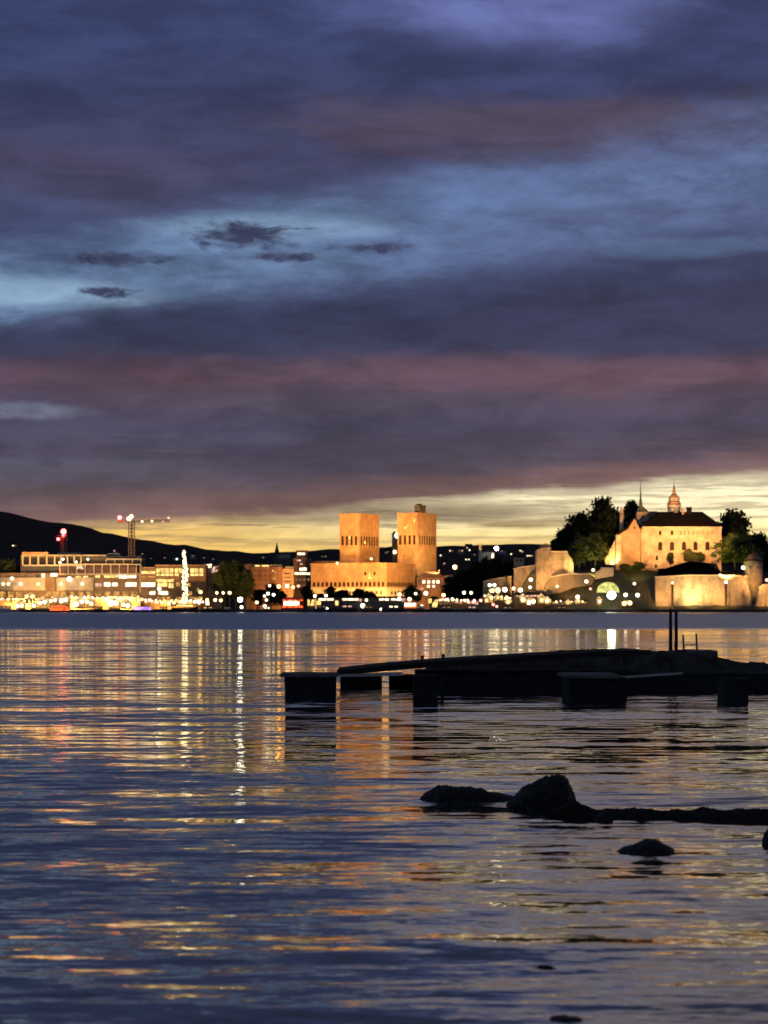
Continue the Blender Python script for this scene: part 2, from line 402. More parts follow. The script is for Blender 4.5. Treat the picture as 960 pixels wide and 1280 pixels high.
#@@LAND
# ------------------------------------------------------------------ land, hills
def build_land():
    mb = MB(); xs = [-9000,-900,-560,-420,-300,-180,-60,60,180,300,420,560,900,9000]
    fr = [1500+ (R.random()-.5)*3 for _ in xs]
    for i in range(len(xs)-1):
        a, b = xs[i], xs[i+1]
        mb._a([(a,fr[i],-1),(b,fr[i+1],-1),(b,fr[i+1],1.5),(a,fr[i],1.5)], [(0,1,2,3)])
        mb._a([(a,fr[i],1.5),(b,fr[i+1],1.5),(b,20000,1.5),(a,20000,1.5)], [(0,1,2,3)])
    structure('ground', mb, 'asphalt')
    mb = MB().box(-900,900,1501,1504,1.5,1.9)
    structure('quay', mb, 'quay_stone')
build_land()
RIDGE = [(-2500,560),(-700,575),(-250,600),(-100,622),(0,638),(30,645),(60,652),(100,657),(140,668),(180,675),(220,681),(260,686),(300,690),(330,692),(380,689),(420,686),(470,684),(545,684),(600,681),(650,680),(700,681),(800,684),(1000,680),(1300,668),(3000,670)]
def interp(tab, v):
    if v <= tab[0][0]: return tab[0][1]
    for (a, b), (c, d) in zip(tab, tab[1:]):
        if v <= c: return b+(d-b)*(v-a)/(c-a)
    return tab[-1][1]
HD0, HD1 = 2100., 7000.
def hill_z(x, y):
    px = CX + x*F/HD1
    zr = Z(interp(RIDGE, px), HD1)
    k = min(max((y-HD0)/(HD1-HD0), 0), 1)
    return 1.6 + (zr-1.6)*(k**.8) + (mnoise.noise(Vector((x*.004, y*.004, 3)))*14*k*(1-k)*3)
def build_hill():
    mb = MB(); NX, NY = 420, 26; x0, x1 = -6900., 5800.
    for j in range(NY+1):
        y = HD0+(HD1-HD0)*(j/NY)
        for i in range(NX+1):
            x = x0+(x1-x0)*i/NX
            z = hill_z(x, y)
            if j >= NY-1: z += mnoise.noise(Vector((x*.02, 0, 0)))*5 + mnoise.noise(Vector((x*.07, 9, 0)))*4
            mb.v.append((x, y, z))
    for i in range(NX+1):
        mb.v.append((x0+(x1-x0)*i/NX, HD1+2500, -5))
    for j in range(NY+1):
        for i in range(NX):
            a = j*(NX+1)+i; mb.f.append((a, a+1, a+NX+2, a+NX+1))
    structure('hills', mb, 'hill_forest', True)
build_hill()
# the castle headland
TOP = [(560,762),(640,757),(664,744),(676,728),(690,720),(715,716),(740,713),(765,713),(800,713),(818,714),(870,714),(940,716),(962,728),(1010,745),(1060,757),(1100,762)]
def head_z(px, D):
    zt = Z(interp(TOP, px), 1545.)
    k = min(max((D-1507)/(1540-1507), 0), 1); k = k*k*(3-2*k)
    return 1.2+(zt-1.2)*k*(1 if D < 1640 else max(0, 1-(D-1640)/60))
def build_head():
    mb = MB(); NX, NY = 200, 50
    for j in range(NY+1):
        D = 1505+ (1700-1505)*(j/NY)**1.6
        for i in range(NX+1):
            px = 560+540*i/NX; x = X(px, D)
            n = mnoise.fractal(Vector((x*.12, D*.12, 1)), 1., 2., 4)
            mb.v.append((x, D, head_z(px, D)+n*(1.1 if D > 1508 else .1)))
    for j in range(NY):
        for i in range(NX):
            a = j*(NX+1)+i; mb.f.append((a, a+1, a+NX+2, a+NX+1))
    structure('castle_hill', mb, 'castle_slope', False)
build_head()

#@@TREES
# ------------------------------------------------------------------ trees
def crown_mesh(seed, n_clump=150, per=44, leaf=.085, lobes=7, open_=.25):
    """unit crown: width 1 (x), depth 1, height 1 with base at z=0"""
    r = random.Random(seed); mb = MB(); cs = []
    for i in range(lobes):
        a = r.random()*6.283; q = .26*r.random()**.5; z = .28+.5*r.random()
        k = 1-abs(z-.5)*.9
        cs.append(((q*math.cos(a))*k*1.2, q*math.sin(a)*k*1.2, z, .17+.12*r.random()))
    cs.append((0,0,.80,.17)); cs.append((0,0,.45,.28))
    for i in range(n_clump):
        c = cs[r.randrange(len(cs))]
        d = Vector((r.gauss(0,1), r.gauss(0,1), r.gauss(0,1))).normalized()
        pos = Vector(c[:3]) + d*c[3]*(.65+.45*r.random())
        pos.z = min(max(pos.z, .06), 1.)
        cr = .05+.06*r.random()
        for k in range(per):
            q = pos + Vector((r.gauss(0,1), r.gauss(0,1), r.gauss(0,.8)))*cr*.62
            u = Vector((r.gauss(0,1), r.gauss(0,1), r.gauss(0,1))).normalized(); w = u.orthogonal().normalized()
            s_ = leaf*(.45+.75*r.random())*.5
            o = len(mb.v)
            mb.v += [tuple(q-u*s_), tuple(q+w*s_*.6), tuple(q+u*s_), tuple(q-w*s_*.6)]; mb.f.append((o,o+1,o+2,o+3))
    return mb
def trunk_mesh(seed):
    r = random.Random(seed+99); mb = MB()
    mb.tube((0,0,-.02),(.01,0,.45),.035,.022,7); mb.tube((.01,0,.45),(0,.01,.72),.022,.008,6)
    for i in range(6):
        a = i*1.05+r.random(); z = .28+.07*i
        mb.tube((.005,0,z),(.24*math.cos(a),.24*math.sin(a),z+.2),.014,.004,5)
    return mb
CROWN = {}; 
def crown_data(v, mat):
    k = (v, mat)
    if k not in CROWN:
        mb = crown_mesh(v*13+1); me = bpy.data.meshes.new('crown'); me.from_pydata(mb.v, [], mb.f); me.materials.append(MATS[mat]); CROWN[k] = me
    return CROWN[k]
TRUNK = {}
def trunk_data(v):
    if v not in TRUNK:
        mb = trunk_mesh(v); me = bpy.data.meshes.new('trunk'); me.from_pydata(mb.v, [], mb.f); me.materials.append(MATS['bark']); TRUNK[v] = me
    return TRUNK[v]
def tree(px, top, bot, w, D, v, mat, label, cat='tree', group=None, name='leafy_tree', low=.14):
    b = P(px, bot, D); h = Z(top, D)-b.z; ww = w*D/F
    T = Thing(name, label, cat, b, group)
    T.o.rotation_euler.z = R.random()*6.28
    c = bpy.data.objects.new('crown', crown_data(v, mat)); COL.objects.link(c); c.parent = T.o
    c.scale = (ww*1.3, ww*1.2, h*(1-low)); c.location = (0,0,h*low)
    k = bpy.data.objects.new('trunk', trunk_data(v)); COL.objects.link(k); k.parent = T.o; k.scale = (h*.8, h*.8, h)
    return T
GC = 'dark trees on the castle hill'; GP = 'dark trees between the town and the castle walls'; GH = 'small trees in front of the brick hall'
for a in [
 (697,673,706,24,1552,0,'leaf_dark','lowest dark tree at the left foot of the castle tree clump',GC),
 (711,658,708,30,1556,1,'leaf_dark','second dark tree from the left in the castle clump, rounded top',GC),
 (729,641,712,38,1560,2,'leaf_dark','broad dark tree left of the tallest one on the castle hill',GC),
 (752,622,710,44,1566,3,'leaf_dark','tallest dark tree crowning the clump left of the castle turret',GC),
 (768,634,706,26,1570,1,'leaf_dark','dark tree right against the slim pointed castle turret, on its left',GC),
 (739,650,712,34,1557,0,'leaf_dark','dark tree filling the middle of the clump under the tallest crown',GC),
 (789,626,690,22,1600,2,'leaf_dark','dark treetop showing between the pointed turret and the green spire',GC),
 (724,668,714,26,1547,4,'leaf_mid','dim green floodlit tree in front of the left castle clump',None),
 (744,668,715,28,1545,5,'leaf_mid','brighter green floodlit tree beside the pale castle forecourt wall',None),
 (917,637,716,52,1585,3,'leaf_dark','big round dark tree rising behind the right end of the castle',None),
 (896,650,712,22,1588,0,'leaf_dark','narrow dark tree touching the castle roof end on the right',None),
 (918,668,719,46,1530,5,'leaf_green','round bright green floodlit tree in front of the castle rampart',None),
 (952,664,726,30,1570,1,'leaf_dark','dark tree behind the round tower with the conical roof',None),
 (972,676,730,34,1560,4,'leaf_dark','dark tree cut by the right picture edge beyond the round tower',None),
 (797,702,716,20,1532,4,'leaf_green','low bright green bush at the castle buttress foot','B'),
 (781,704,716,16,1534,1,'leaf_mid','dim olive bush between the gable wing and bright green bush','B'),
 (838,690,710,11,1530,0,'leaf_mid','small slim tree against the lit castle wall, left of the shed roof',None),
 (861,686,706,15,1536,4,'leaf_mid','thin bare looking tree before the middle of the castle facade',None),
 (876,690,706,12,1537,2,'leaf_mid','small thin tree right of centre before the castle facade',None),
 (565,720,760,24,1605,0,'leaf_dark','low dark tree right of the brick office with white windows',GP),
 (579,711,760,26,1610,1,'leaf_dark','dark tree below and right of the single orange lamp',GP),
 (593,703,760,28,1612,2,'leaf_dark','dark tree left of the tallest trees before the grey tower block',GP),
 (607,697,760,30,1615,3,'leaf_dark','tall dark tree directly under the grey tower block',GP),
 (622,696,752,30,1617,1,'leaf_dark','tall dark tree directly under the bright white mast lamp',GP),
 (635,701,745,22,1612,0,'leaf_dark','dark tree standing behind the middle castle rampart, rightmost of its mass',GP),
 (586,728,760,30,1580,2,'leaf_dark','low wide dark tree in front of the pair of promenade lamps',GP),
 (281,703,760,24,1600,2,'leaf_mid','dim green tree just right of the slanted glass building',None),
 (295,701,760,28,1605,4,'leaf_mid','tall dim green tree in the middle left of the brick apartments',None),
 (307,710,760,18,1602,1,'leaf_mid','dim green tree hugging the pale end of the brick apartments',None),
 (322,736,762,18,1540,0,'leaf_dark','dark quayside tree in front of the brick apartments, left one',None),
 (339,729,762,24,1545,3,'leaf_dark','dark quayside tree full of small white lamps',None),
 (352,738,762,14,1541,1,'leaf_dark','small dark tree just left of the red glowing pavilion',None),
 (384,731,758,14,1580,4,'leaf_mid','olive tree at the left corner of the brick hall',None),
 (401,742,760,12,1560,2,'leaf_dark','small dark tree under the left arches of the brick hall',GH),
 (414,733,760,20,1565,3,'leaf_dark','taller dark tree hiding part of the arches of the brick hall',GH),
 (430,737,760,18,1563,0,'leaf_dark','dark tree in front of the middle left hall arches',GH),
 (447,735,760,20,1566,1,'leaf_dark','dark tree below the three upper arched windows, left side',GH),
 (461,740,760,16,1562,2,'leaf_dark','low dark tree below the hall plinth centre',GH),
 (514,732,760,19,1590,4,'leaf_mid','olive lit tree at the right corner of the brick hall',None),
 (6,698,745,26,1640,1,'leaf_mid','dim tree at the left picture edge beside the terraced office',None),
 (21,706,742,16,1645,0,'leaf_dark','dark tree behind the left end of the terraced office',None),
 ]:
    px,top,bot,w,D,v,mat,lab,grp = a
    if grp == 'B': tree(px,top,bot,w,D,v,mat,lab,'bush',None,'bush',.02)
    else: tree(px,top,bot,w,D,v,mat,lab,'tree',grp)

#@@HALL
# ------------------------------------------------------------------ city hall
def city_hall():
    a = math.radians(28); u = (math.cos(a), -math.sin(a)); n1 = (math.sin(a), math.cos(a))   # u: along the long face to the near corner, n1: into the building
    ca, sa = math.cos(a), math.sin(a)
    T = Thing('city_hall', 'orange floodlit brick city hall with two square towers and arched windows', 'city hall', (X(450,1660),1660,1.5))
    def wing(pxn, D, lw, dp, ztop, zbot=1.0):
        c = (X(pxn,D), D)                               # near corner
        o = (c[0]-u[0]*lw, c[1]-u[1]*lw)
        return c, o
    Dn = 1640.
    k = Dn/F
    lw = 96*k/ca; dp = 37*k/sa
    c, o = wing(483, Dn, lw, dp, 0)
    zt = Z(705,Dn); zp = Z(734.5,Dn)
    wing_o = T.part('hall_wing', MB().obox(o,u,lw,n1,dp,1,zt), 'hall_brick')
    # parapet and plinth, each proud of the wall
    T.part('parapet', MB().obox((o[0]-u[0]*.4-n1[0]*.4,o[1]-u[1]*.4-n1[1]*.4),u,lw+.8,n1,dp+.8,zt+.02,zt+.9), 'hall_brick')
    T.part('plinth', MB().obox((o[0]-u[0]*.8-n1[0]*.8,o[1]-u[1]*.8-n1[1]*.8),u,lw+1.6,n1,dp+1.6,1,zp), 'pale_stone')
    # long-face arcade
    nn = (-n1[0]*.18,-n1[1]*.18); f1 = (o[0]+nn[0],o[1]+nn[1])
    for i in range(17):
        w0 = lw*(.015+.97*(i+.24)/17); w1 = lw*(.015+.97*(i+.80)/17)
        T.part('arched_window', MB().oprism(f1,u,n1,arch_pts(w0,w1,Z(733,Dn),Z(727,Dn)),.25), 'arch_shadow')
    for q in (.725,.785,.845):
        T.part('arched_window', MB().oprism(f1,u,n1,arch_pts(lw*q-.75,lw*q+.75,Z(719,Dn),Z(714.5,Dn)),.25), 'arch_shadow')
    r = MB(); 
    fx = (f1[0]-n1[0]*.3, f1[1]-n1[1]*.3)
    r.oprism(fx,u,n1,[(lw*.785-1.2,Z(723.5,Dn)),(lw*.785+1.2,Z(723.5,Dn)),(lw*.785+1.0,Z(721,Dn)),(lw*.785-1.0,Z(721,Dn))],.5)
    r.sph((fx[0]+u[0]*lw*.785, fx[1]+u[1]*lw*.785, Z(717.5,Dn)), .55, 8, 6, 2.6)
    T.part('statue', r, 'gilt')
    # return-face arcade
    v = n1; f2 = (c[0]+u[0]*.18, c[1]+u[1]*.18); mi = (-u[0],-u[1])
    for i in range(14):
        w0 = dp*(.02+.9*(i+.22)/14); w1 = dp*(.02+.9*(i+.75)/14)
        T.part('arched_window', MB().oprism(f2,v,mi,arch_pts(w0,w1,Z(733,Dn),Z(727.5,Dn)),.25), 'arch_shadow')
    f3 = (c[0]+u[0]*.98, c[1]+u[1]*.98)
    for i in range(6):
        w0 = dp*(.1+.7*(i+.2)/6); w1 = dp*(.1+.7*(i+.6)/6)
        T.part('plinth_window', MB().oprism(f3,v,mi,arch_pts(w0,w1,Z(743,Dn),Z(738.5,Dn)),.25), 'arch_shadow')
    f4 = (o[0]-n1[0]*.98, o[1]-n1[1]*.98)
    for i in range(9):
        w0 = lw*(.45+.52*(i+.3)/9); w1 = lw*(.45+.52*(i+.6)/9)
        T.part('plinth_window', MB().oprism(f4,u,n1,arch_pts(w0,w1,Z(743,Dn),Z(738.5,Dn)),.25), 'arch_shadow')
    # low wing further back, left
    c2 = (X(426,1700),1700); l2 = 41*1700/F/ca
    T.part('rear_wing', MB().obox((c2[0]-u[0]*l2,c2[1]-u[1]*l2),u,l2,n1,16,1,Z(701,1700)), 'hall_brick')
    def tower(px, D, top, lpx, rpx, clock, slots_l, slots_r):
        k = D/F; lw = lpx*k/ca; dp = rpx*k/sa; c = (X(px,D),D); o = (c[0]-u[0]*lw,c[1]-u[1]*lw)
        zt = Z(top,D); zz = lambda p: Z(p+(top-642),D)
        tw = T.part('tower', MB().obox(o,u,lw,n1,dp,2,zt), 'hall_brick')
        T.part('cornice', MB().obox((o[0]-u[0]*.35-n1[0]*.35,o[1]-u[1]*.35-n1[1]*.35),u,lw+.7,n1,dp+.7,zt-1.9,zt+.5), 'hall_brick', tw)
        fl = (o[0]-n1[0]*.15,o[1]-n1[1]*.15); fr = (c[0]+u[0]*.15,c[1]+u[1]*.15)
        for i in range(slots_l):
            w0 = lw*(.04+.93*(i+.2)/slots_l); w1 = lw*(.04+.93*(i+.68)/slots_l)
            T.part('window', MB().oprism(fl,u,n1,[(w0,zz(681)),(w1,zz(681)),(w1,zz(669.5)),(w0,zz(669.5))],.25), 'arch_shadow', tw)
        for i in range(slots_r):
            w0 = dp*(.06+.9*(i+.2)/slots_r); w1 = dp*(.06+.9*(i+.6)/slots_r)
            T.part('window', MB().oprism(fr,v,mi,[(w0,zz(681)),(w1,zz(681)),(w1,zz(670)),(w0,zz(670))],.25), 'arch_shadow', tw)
        rl = MB()                                        # relief brick lozenges under the slots
        for j in range(5):
            for i in range(slots_l):
                w = lw*(.1+.86*(i+.35)/slots_l); z = zz(685+3.6*j)
                rl.oprism((o[0]-n1[0]*.22,o[1]-n1[1]*.22),u,n1,[(w-.7,z),(w,z-.75),(w+.7,z),(w,z+.75)],.3)
        for j in range(5):
            z = zz(686+3.4*j); rl.oprism((c[0]+u[0]*.22,c[1]+u[1]*.22),v,mi,[(dp*.05,z),(dp*.95,z),(dp*.95,z+.35),(dp*.05,z+.35)],.3)
        T.part('brick_relief', rl, 'hall_brick', tw)
        if clock:
            cc = .42*lw; zc = Z(659.5,D); q = MB()
            pts = [(cc+2.6*math.cos(t*math.pi/10), zc+2.6*math.sin(t*math.pi/10)) for t in range(20)]
            q.oprism((o[0]-n1[0]*.2,o[1]-n1[1]*.2),u,n1,pts,.3)
            ck = T.part('clock_face', q, 'hall_brick', tw)
            h = MB()
            for ang, ln in ((math.radians(40),3.0),(math.radians(215),1.9),(math.radians(150),1.6),(math.radians(290),1.5)):
                ex, ez = math.cos(ang), math.sin(ang); wx, wz = -ez*.26, ex*.26
                h.oprism((o[0]-n1[0]*.34,o[1]-n1[1]*.34),u,n1,[(cc+wx,zc+wz),(cc-wx,zc-wz),(cc+ex*ln-wx*.5,zc+ez*ln-wz*.5),(cc+ex*ln+wx*.5,zc+ez*ln+wz*.5)],.12)
            T.part('clock_hands', h, 'gilt', tw)
        return o, c, lw, dp, zt
    tower(449, 1676, 642.5, 24.5, 25, False, 4, 7)
    o2, c2, lw2, dp2, zt2 = tower(522, 1692, 641.5, 25, 24.5, True, 4, 7)
    D2 = 1692
    T.part('roof_house', MB().obox((c2[0]+n1[0]*2-u[0]*3.5,c2[1]+n1[1]*2-u[1]*3.5),u,4.4,n1,9,zt2+.5,Z(631,D2)).obox((c2[0]+n1[0]*2.6-u[0]*2.5,c2[1]+n1[1]*2.6-u[1]*2.5),u,2.4,n1,4,Z(631,D2),Z(629.5,D2)), 'dark_wall')
    # small statues high on the faces
    for (px,py,D) in ((437,672,1670),(518,651,1688),(456,678,1676)):
        T.part('statue', MB().sph((X(px,D),D-1.2 if px!=456 else D+2,Z(py,D)),.5,8,6,2.4), 'gilt')
    for (px,py,D) in ((421.5,704,1655),(464,698.5,1668),(475,705.5,1650),(494,707,1662)):
        z = Z(py,D)
        T.part('roof_floodlight', MB().sph((X(px,D),D,z),.8,10,7), 'lamp_warm', None, True)
        if py < 700: T.part('lamp_bracket', MB().tube((X(px,D),D,z-4),(X(px,D),D,z),.15), 'dark_metal')
city_hall()

#@@CASTLE
# ------------------------------------------------------------------ castle
def castle():
    D = 1548.
    T = Thing('castle', 'floodlit medieval castle with dark hipped roof and slender spires on the hill', 'castle', (X(850,D),D,Z(714,D)))
    zb = Z(718,D); w = lambda a: X(a,D); z = lambda b: Z(b,D)
    mw = T.part('main_wing', MB().box(w(803),w(902),D,D+22,zb,z(658.5)), 'castle_plaster')
    T.part('cornice', MB().box(w(802.4),w(902.6),D-.5,D+22.5,z(659.8),z(658.2)), 'pale_stone', mw)
    T.part('roof', MB().hip(w(803),w(902),D,D+22,z(658.15),z(638.8),w(826)-w(803),.9), 'dark_tile')
    T.part('chimney', MB().box(w(861),w(867),D+9,D+13,z(642),z(634)).box(w(860.4),w(867.6),D+8.6,D+13.4,z(634),z(633.2)), 'dark_tile')
    T.part('chimney', MB().box(w(854.5),w(857.5),D+9,D+12,z(642),z(635)).box(w(854),w(858),D+8.6,D+12.4,z(635),z(634.4)), 'gable_brick')
    f = (0., D-.15); uu = (1,0); nn = (0,1)
    for cx in (825.3,840,855,869.3,884.4):
        T.part('arched_window', MB().oprism(f,uu,nn,arch_pts(w(cx-2.6),w(cx+2.6),z(687.8),z(677)),.3), 'arch_shadow', mw)
    for cx in (825.3,840,851,856,861,867,872,879,885,890):
        T.part('window', MB().oprism(f,uu,nn,[(w(cx-1.6),z(668.8)),(w(cx+1.6),z(668.8)),(w(cx+1.6),z(663.5)),(w(cx-1.6),z(663.5))],.3), 'arch_shadow' if cx < 846 else 'gable_brick', mw)
    for cx,cy in ((821,697),(835,696),(820,708),(856,698)):
        T.part('window', MB().oprism(f,uu,nn,[(w(cx-1.4),z(cy+3.4)),(w(cx+1.4),z(cy+3.4)),(w(cx+1.4),z(cy-2.4)),(w(cx-1.4),z(cy-2.4))],.3), 'arch_shadow', mw)
    for cx, r in ((802,2.3),(808,1.6),(814,1.1)):
        T.part('buttress', MB().cyl(w(cx),D-.2,zb-3,z(660.5 if cx<806 else 690),r*D/F*1.15,r*D/F,14), 'castle_plaster', mw)
    T.part('base_annexe', MB().box(w(807),w(824),D-7,D-.02,zb-4,z(710)), 'gable_brick')
    # slim stair turret with pointed cap
    D2 = 1556.
    st = T.part('stair_turret', MB().cyl(X(777,D2),D2,Z(712,D2),Z(641,D2),1.6,1.35,14), 'castle_plaster', None, True)
    T.part('pointed_cap', MB().cyl(X(777,D2),D2,Z(641,D2)+.01,Z(632.5,D2),1.6,.05,14), 'castle_plaster', st)
    # gabled wing
    D3 = 1546.; g = lambda a: X(a,D3); h = lambda b: Z(b,D3)
    gw = T.part('gable_wing', MB().prism([(g(775),h(716)),(g(799.4),h(716)),(g(799.4),h(662)),(g(792.5),h(648.5)),(g(784),h(662)),(g(775),h(667))],D3-3,D3+18), 'gable_brick')
    T.part('gable_roof', MB().prism([(g(771),h(668)),(g(775),h(667)),(g(784),h(662)),(g(792.5),h(648.5)),(g(799.9),h(661)),(g(799.9),h(659)),(g(792.5),h(646.6)),(g(782.5),h(659.8)),(g(773),h(664.5))],D3-3.4,D3+18.4), 'dark_tile', gw)
    T.part('window', MB().box(g(791.4),g(793.4),D3-3.15,D3-2.9,h(661.5),h(658.5)), 'arch_shadow', gw)
    T.part('low_wall', MB().pxpoly([(757,706),(771,706),(775.1,714),(775.1,672),(770,671),(766,681),(760,690),(756,699)],D3+4,3), 'castle_plaster')
    T.part('corner_pier', MB().box(g(769.6),g(776),D3-3.6,D3+3.9,h(712),h(668.4)), 'castle_plaster')
    # square tower with green needle spire
    D4 = 1572.; a4 = lambda a: X(a,D4); z4 = lambda b: Z(b,D4)
    sq = T.part('square_tower', MB().box(a4(796),a4(811),D4,D4+8,z4(712),z4(640)), 'castle_plaster')
    for cx,cy in ((803.3,646),(803.3,653.5)):
        T.part('window', MB().box(a4(cx-1.2),a4(cx+1.2),D4-.15,D4+.1,z4(cy+1.6),z4(cy-1.6)), 'arch_shadow', sq)
    T.part('cap_roof', MB().pyr(a4(795.5),a4(811.5),D4-.4,D4+8.4,z4(640),z4(631.5)), 'green_copper', sq)
    T.part('side_roof', MB().prism([(a4(811.1),z4(652)),(a4(826),z4(652)),(a4(822),z4(639)),(a4(811.1),z4(639))],D4+1,D4+7), 'gable_brick')
    T.part('needle_spire', MB().cyl(a4(801.5),D4+3.5,z4(636.5),z4(621),1.5,.55,8).cyl(a4(801.5),D4+3.5,z4(621),z4(600),.55,.06,8), 'green_copper', sq)
    # domed tower with lantern and tall spire
    D5 = 1575.; x5, z5 = X(843.5,D5), lambda b: Z(b,D5); k = D5/F
    dt = T.part('spire_tower', MB().cyl(x5,D5+4,z5(700),z5(632.5),8.6*k,8.0*k,16), 'castle_plaster', None, True)
    T.part('cornice', MB().cyl(x5,D5+4,z5(633.6),z5(631.9),9*k,9*k,16), 'pale_stone', dt)
    T.part('lower_dome', MB().cyl(x5,D5+4,z5(631.9),z5(629),8.2*k,8.6*k,16).cyl(x5,D5+4,z5(629),z5(625.5),8.6*k,6.6*k,16), 'copper_roof', dt, True)
    ln = MB().cyl(x5,D5+4,z5(625.5),z5(622.3),6.4*k,6.4*k,16)
    T.part('lantern', ln, 'pale_stone', dt)
    for i in range(7):
        a = math.pi+ (i+.5)*math.pi/7
        T.part('lantern_window', MB().box(x5+6.5*k*math.cos(a)-.28,x5+6.5*k*math.cos(a)+.28,D5+4+6.5*k*math.sin(a)-.1,D5+4+6.5*k*math.sin(a)+.1,z5(625),z5(622.8)), 'arch_shadow', dt)
    T.part('spire', MB().cyl(x5,D5+4,z5(622.3),z5(621),7.2*k,6.6*k,16).cyl(x5,D5+4,z5(621),z5(617.5),6.4*k,3.0*k,16).cyl(x5,D5+4,z5(617.5),z5(606),2.6*k,.7*k,12).cyl(x5,D5+4,z5(606),z5(597),.2,.05,6), 'copper_roof', dt, True)
castle()
def ramparts():
    D = 1514.
    T = Thing('curtain_wall', 'long floodlit stone rampart below the castle, bright yellow at its middle', 'rampart', (X(865,D),D,2))
    T.part('wall', MB().pxpoly([(819.5,758),(941,758),(933,721),(900,719.5),(860,719.5),(819.5,722)],D,6), 'rampart_stone')
    T.part('coping', MB().pxpoly([(819,722.3),(860,719.8),(900,719.8),(934,721.3),(934,719.5),(900,718.4),(860,718.4),(819,720.6)],D-.5,7), 'pale_stone')
    for cx in (840.6,907.5):
        T.part('corner_strip', MB().pxpoly([(cx-1.3,758),(cx+1.3,758),(cx+1.3,727),(cx-1.3,727)],D-.6,.58), 'arch_shadow')
    D = 1524.
    T = Thing('long_shed', 'low building with sagging dark roof behind the lit castle rampart', 'shed', (X(862,D),D,Z(722,D)))
    T.part('roof', MB().pxpoly([(823,719),(900,719),(901,716),(896,705),(876,702.5),(862,701.8),(846,706),(834,710),(824,711)],D,9), 'dark_tile')
    T.part('wall', MB().box(X(824,D),X(899,D),D+.6,D+8.4,Z(726,D),Z(718.8,D)), 'dark_wall')
    D = 1516.; k = D/F; x = X(944,D); y = D+8
    T = Thing('round_tower', 'round stone tower with pointed conical roof at the rampart end', 'tower', (x,y,2))
    tw = T.part('wall', MB().cyl(x,y,1,Z(738,D),13.4*k,12.4*k,24).cyl(x,y,Z(738,D),Z(699.4,D),12.3*k,11.9*k,24), 'rampart_stone', None, True)
    T.part('roof', MB().cyl(x,y,Z(699.3,D),Z(685.5,D),12.6*k,.1,24), 'copper_roof')
    T.part('eaves', MB().cyl(x,y,Z(701,D),Z(699.4,D),12.9*k,12.9*k,24), 'dark_tile')
    for cx in (938,948): T.part('window', MB().box(X(cx-.7,D),X(cx+.7,D),y-12.3*k,y-11.4*k,Z(711,D),Z(708,D)), 'arch_shadow')
    D = 1509.
    T = Thing('sloping_wall', 'lit stone wall stepping down to the water at the right picture edge', 'wall', (X(960,D),D,2))
    T.part('wall', MB().pxpoly([(944,758),(1010,758),(1010,738),(975,732),(955,731),(950,735)],D,3), 'rampart_stone')
    T.part('coping', MB().pxpoly([(949.4,735),(955,731),(975,732),(1010,738),(1010,736.8),(975,730.8),(954.6,729.8),(948.8,734.2)],D-.3,3.6), 'pale_stone')
    D = 1522.
    T = Thing('bastion', 'tall pale stone bastion left of the dark castle trees', 'bastion', (X(690,D),D,Z(740,D)))
    T.part('wall', MB().pxpoly([(670,742),(684,742),(690,726),(717,717),(717,703),(709,690.5),(688.5,690.5),(688.5,684),(676,684.5),(670.5,688)],D,14), 'rampart_stone')
    T.part('coping', MB().pxpoly([(688.6,690.3),(709.3,690.3),(709.3,688.9),(688.6,688.9)],D-.3,14.6), 'pale_stone')
    T.part('watch_house', MB().pxpoly([(675,684),(688,684),(688,681.2),(682,679),(675,682)],D+2,8), 'gable_brick')
    D = 1517.
    T = Thing('retaining_wall', 'streaked rock retaining wall sloping below the bastion', 'wall', (X(715,D),D,Z(742,D)))
    T.part('wall', MB().pxpoly([(678,745),(700,741),(716,735),(740,731),(744,722),(738,718),(712,717.5),(690,721),(682,731)],D,5), 'rock_face')
    T.part('coping', MB().pxpoly([(689.4,721.4),(712,717.8),(738,718.3),(738,717),(712,716.4),(689,720)],D-.25,5.4), 'pale_stone')
    D = 1519.
    T = Thing('forecourt_wall', 'short pale parapet wall between the green trees and castle gable', 'wall', (X(755,D),D,Z(722,D)))
    T.part('wall', MB().pxpoly([(744.5,724),(767,720),(767,710.6),(752,710.6),(748,714),(744.5,715)],D,3), 'castle_plaster')
    T.part('coping', MB().pxpoly([(751.6,710.4),(767.5,710.4),(767.5,709.4),(751.2,709.4)],D-.25,3.5), 'pale_stone')
    D = 1556.
    T = Thing('middle_rampart', 'pale lit rampart stepping down left of the tall bastion', 'rampart', (X(655,D),D,2))
    T.part('wall', MB().pxpoly([(642,758),(674,758),(674,706.5),(660,708.5),(642.5,711.5)],D,6), 'rampart_stone')
    T.part('coping', MB().pxpoly([(642,711.4),(660,708.3),(674,706.3),(674,705.2),(660,707.2),(641.8,710.3)],D-.3,6.6), 'pale_stone')
    T.part('grass_bank', MB().pxpoly([(647,758),(672,758),(672,712),(664,717),(658,725),(652,735)],D-4,3.6), 'castle_slope')
    D = 1550.
    T = Thing('low_rampart', 'low pale lit rampart behind the glowing market stalls', 'rampart', (X(622,D),D,2))
    T.part('wall', MB().pxpoly([(603,758),(641,758),(639,721.5),(620,724),(604.5,727.5)],D,5), 'rampart_stone')
    T.part('coping', MB().pxpoly([(604.3,727.3),(620,723.8),(639,721.3),(639,720.2),(620,722.7),(604.1,726.2)],D-.3,5.6), 'pale_stone')
    T.part('dark_shrubs', crown_on(634,760,721,12,1548), 'leaf_mid')
def crown_on(px, bot, top, w, D):
    mb = crown_mesh(77, 40, 24, .1); b = P(px,bot,D); h = Z(top,D)-b.z; ww = w*D/F; o = MB()
    o.v = [(b.x+v[0]*ww, b.y+v[1]*ww*.5, b.z+v[2]*h) for v in mb.v]; o.f = mb.f; return o
ramparts()

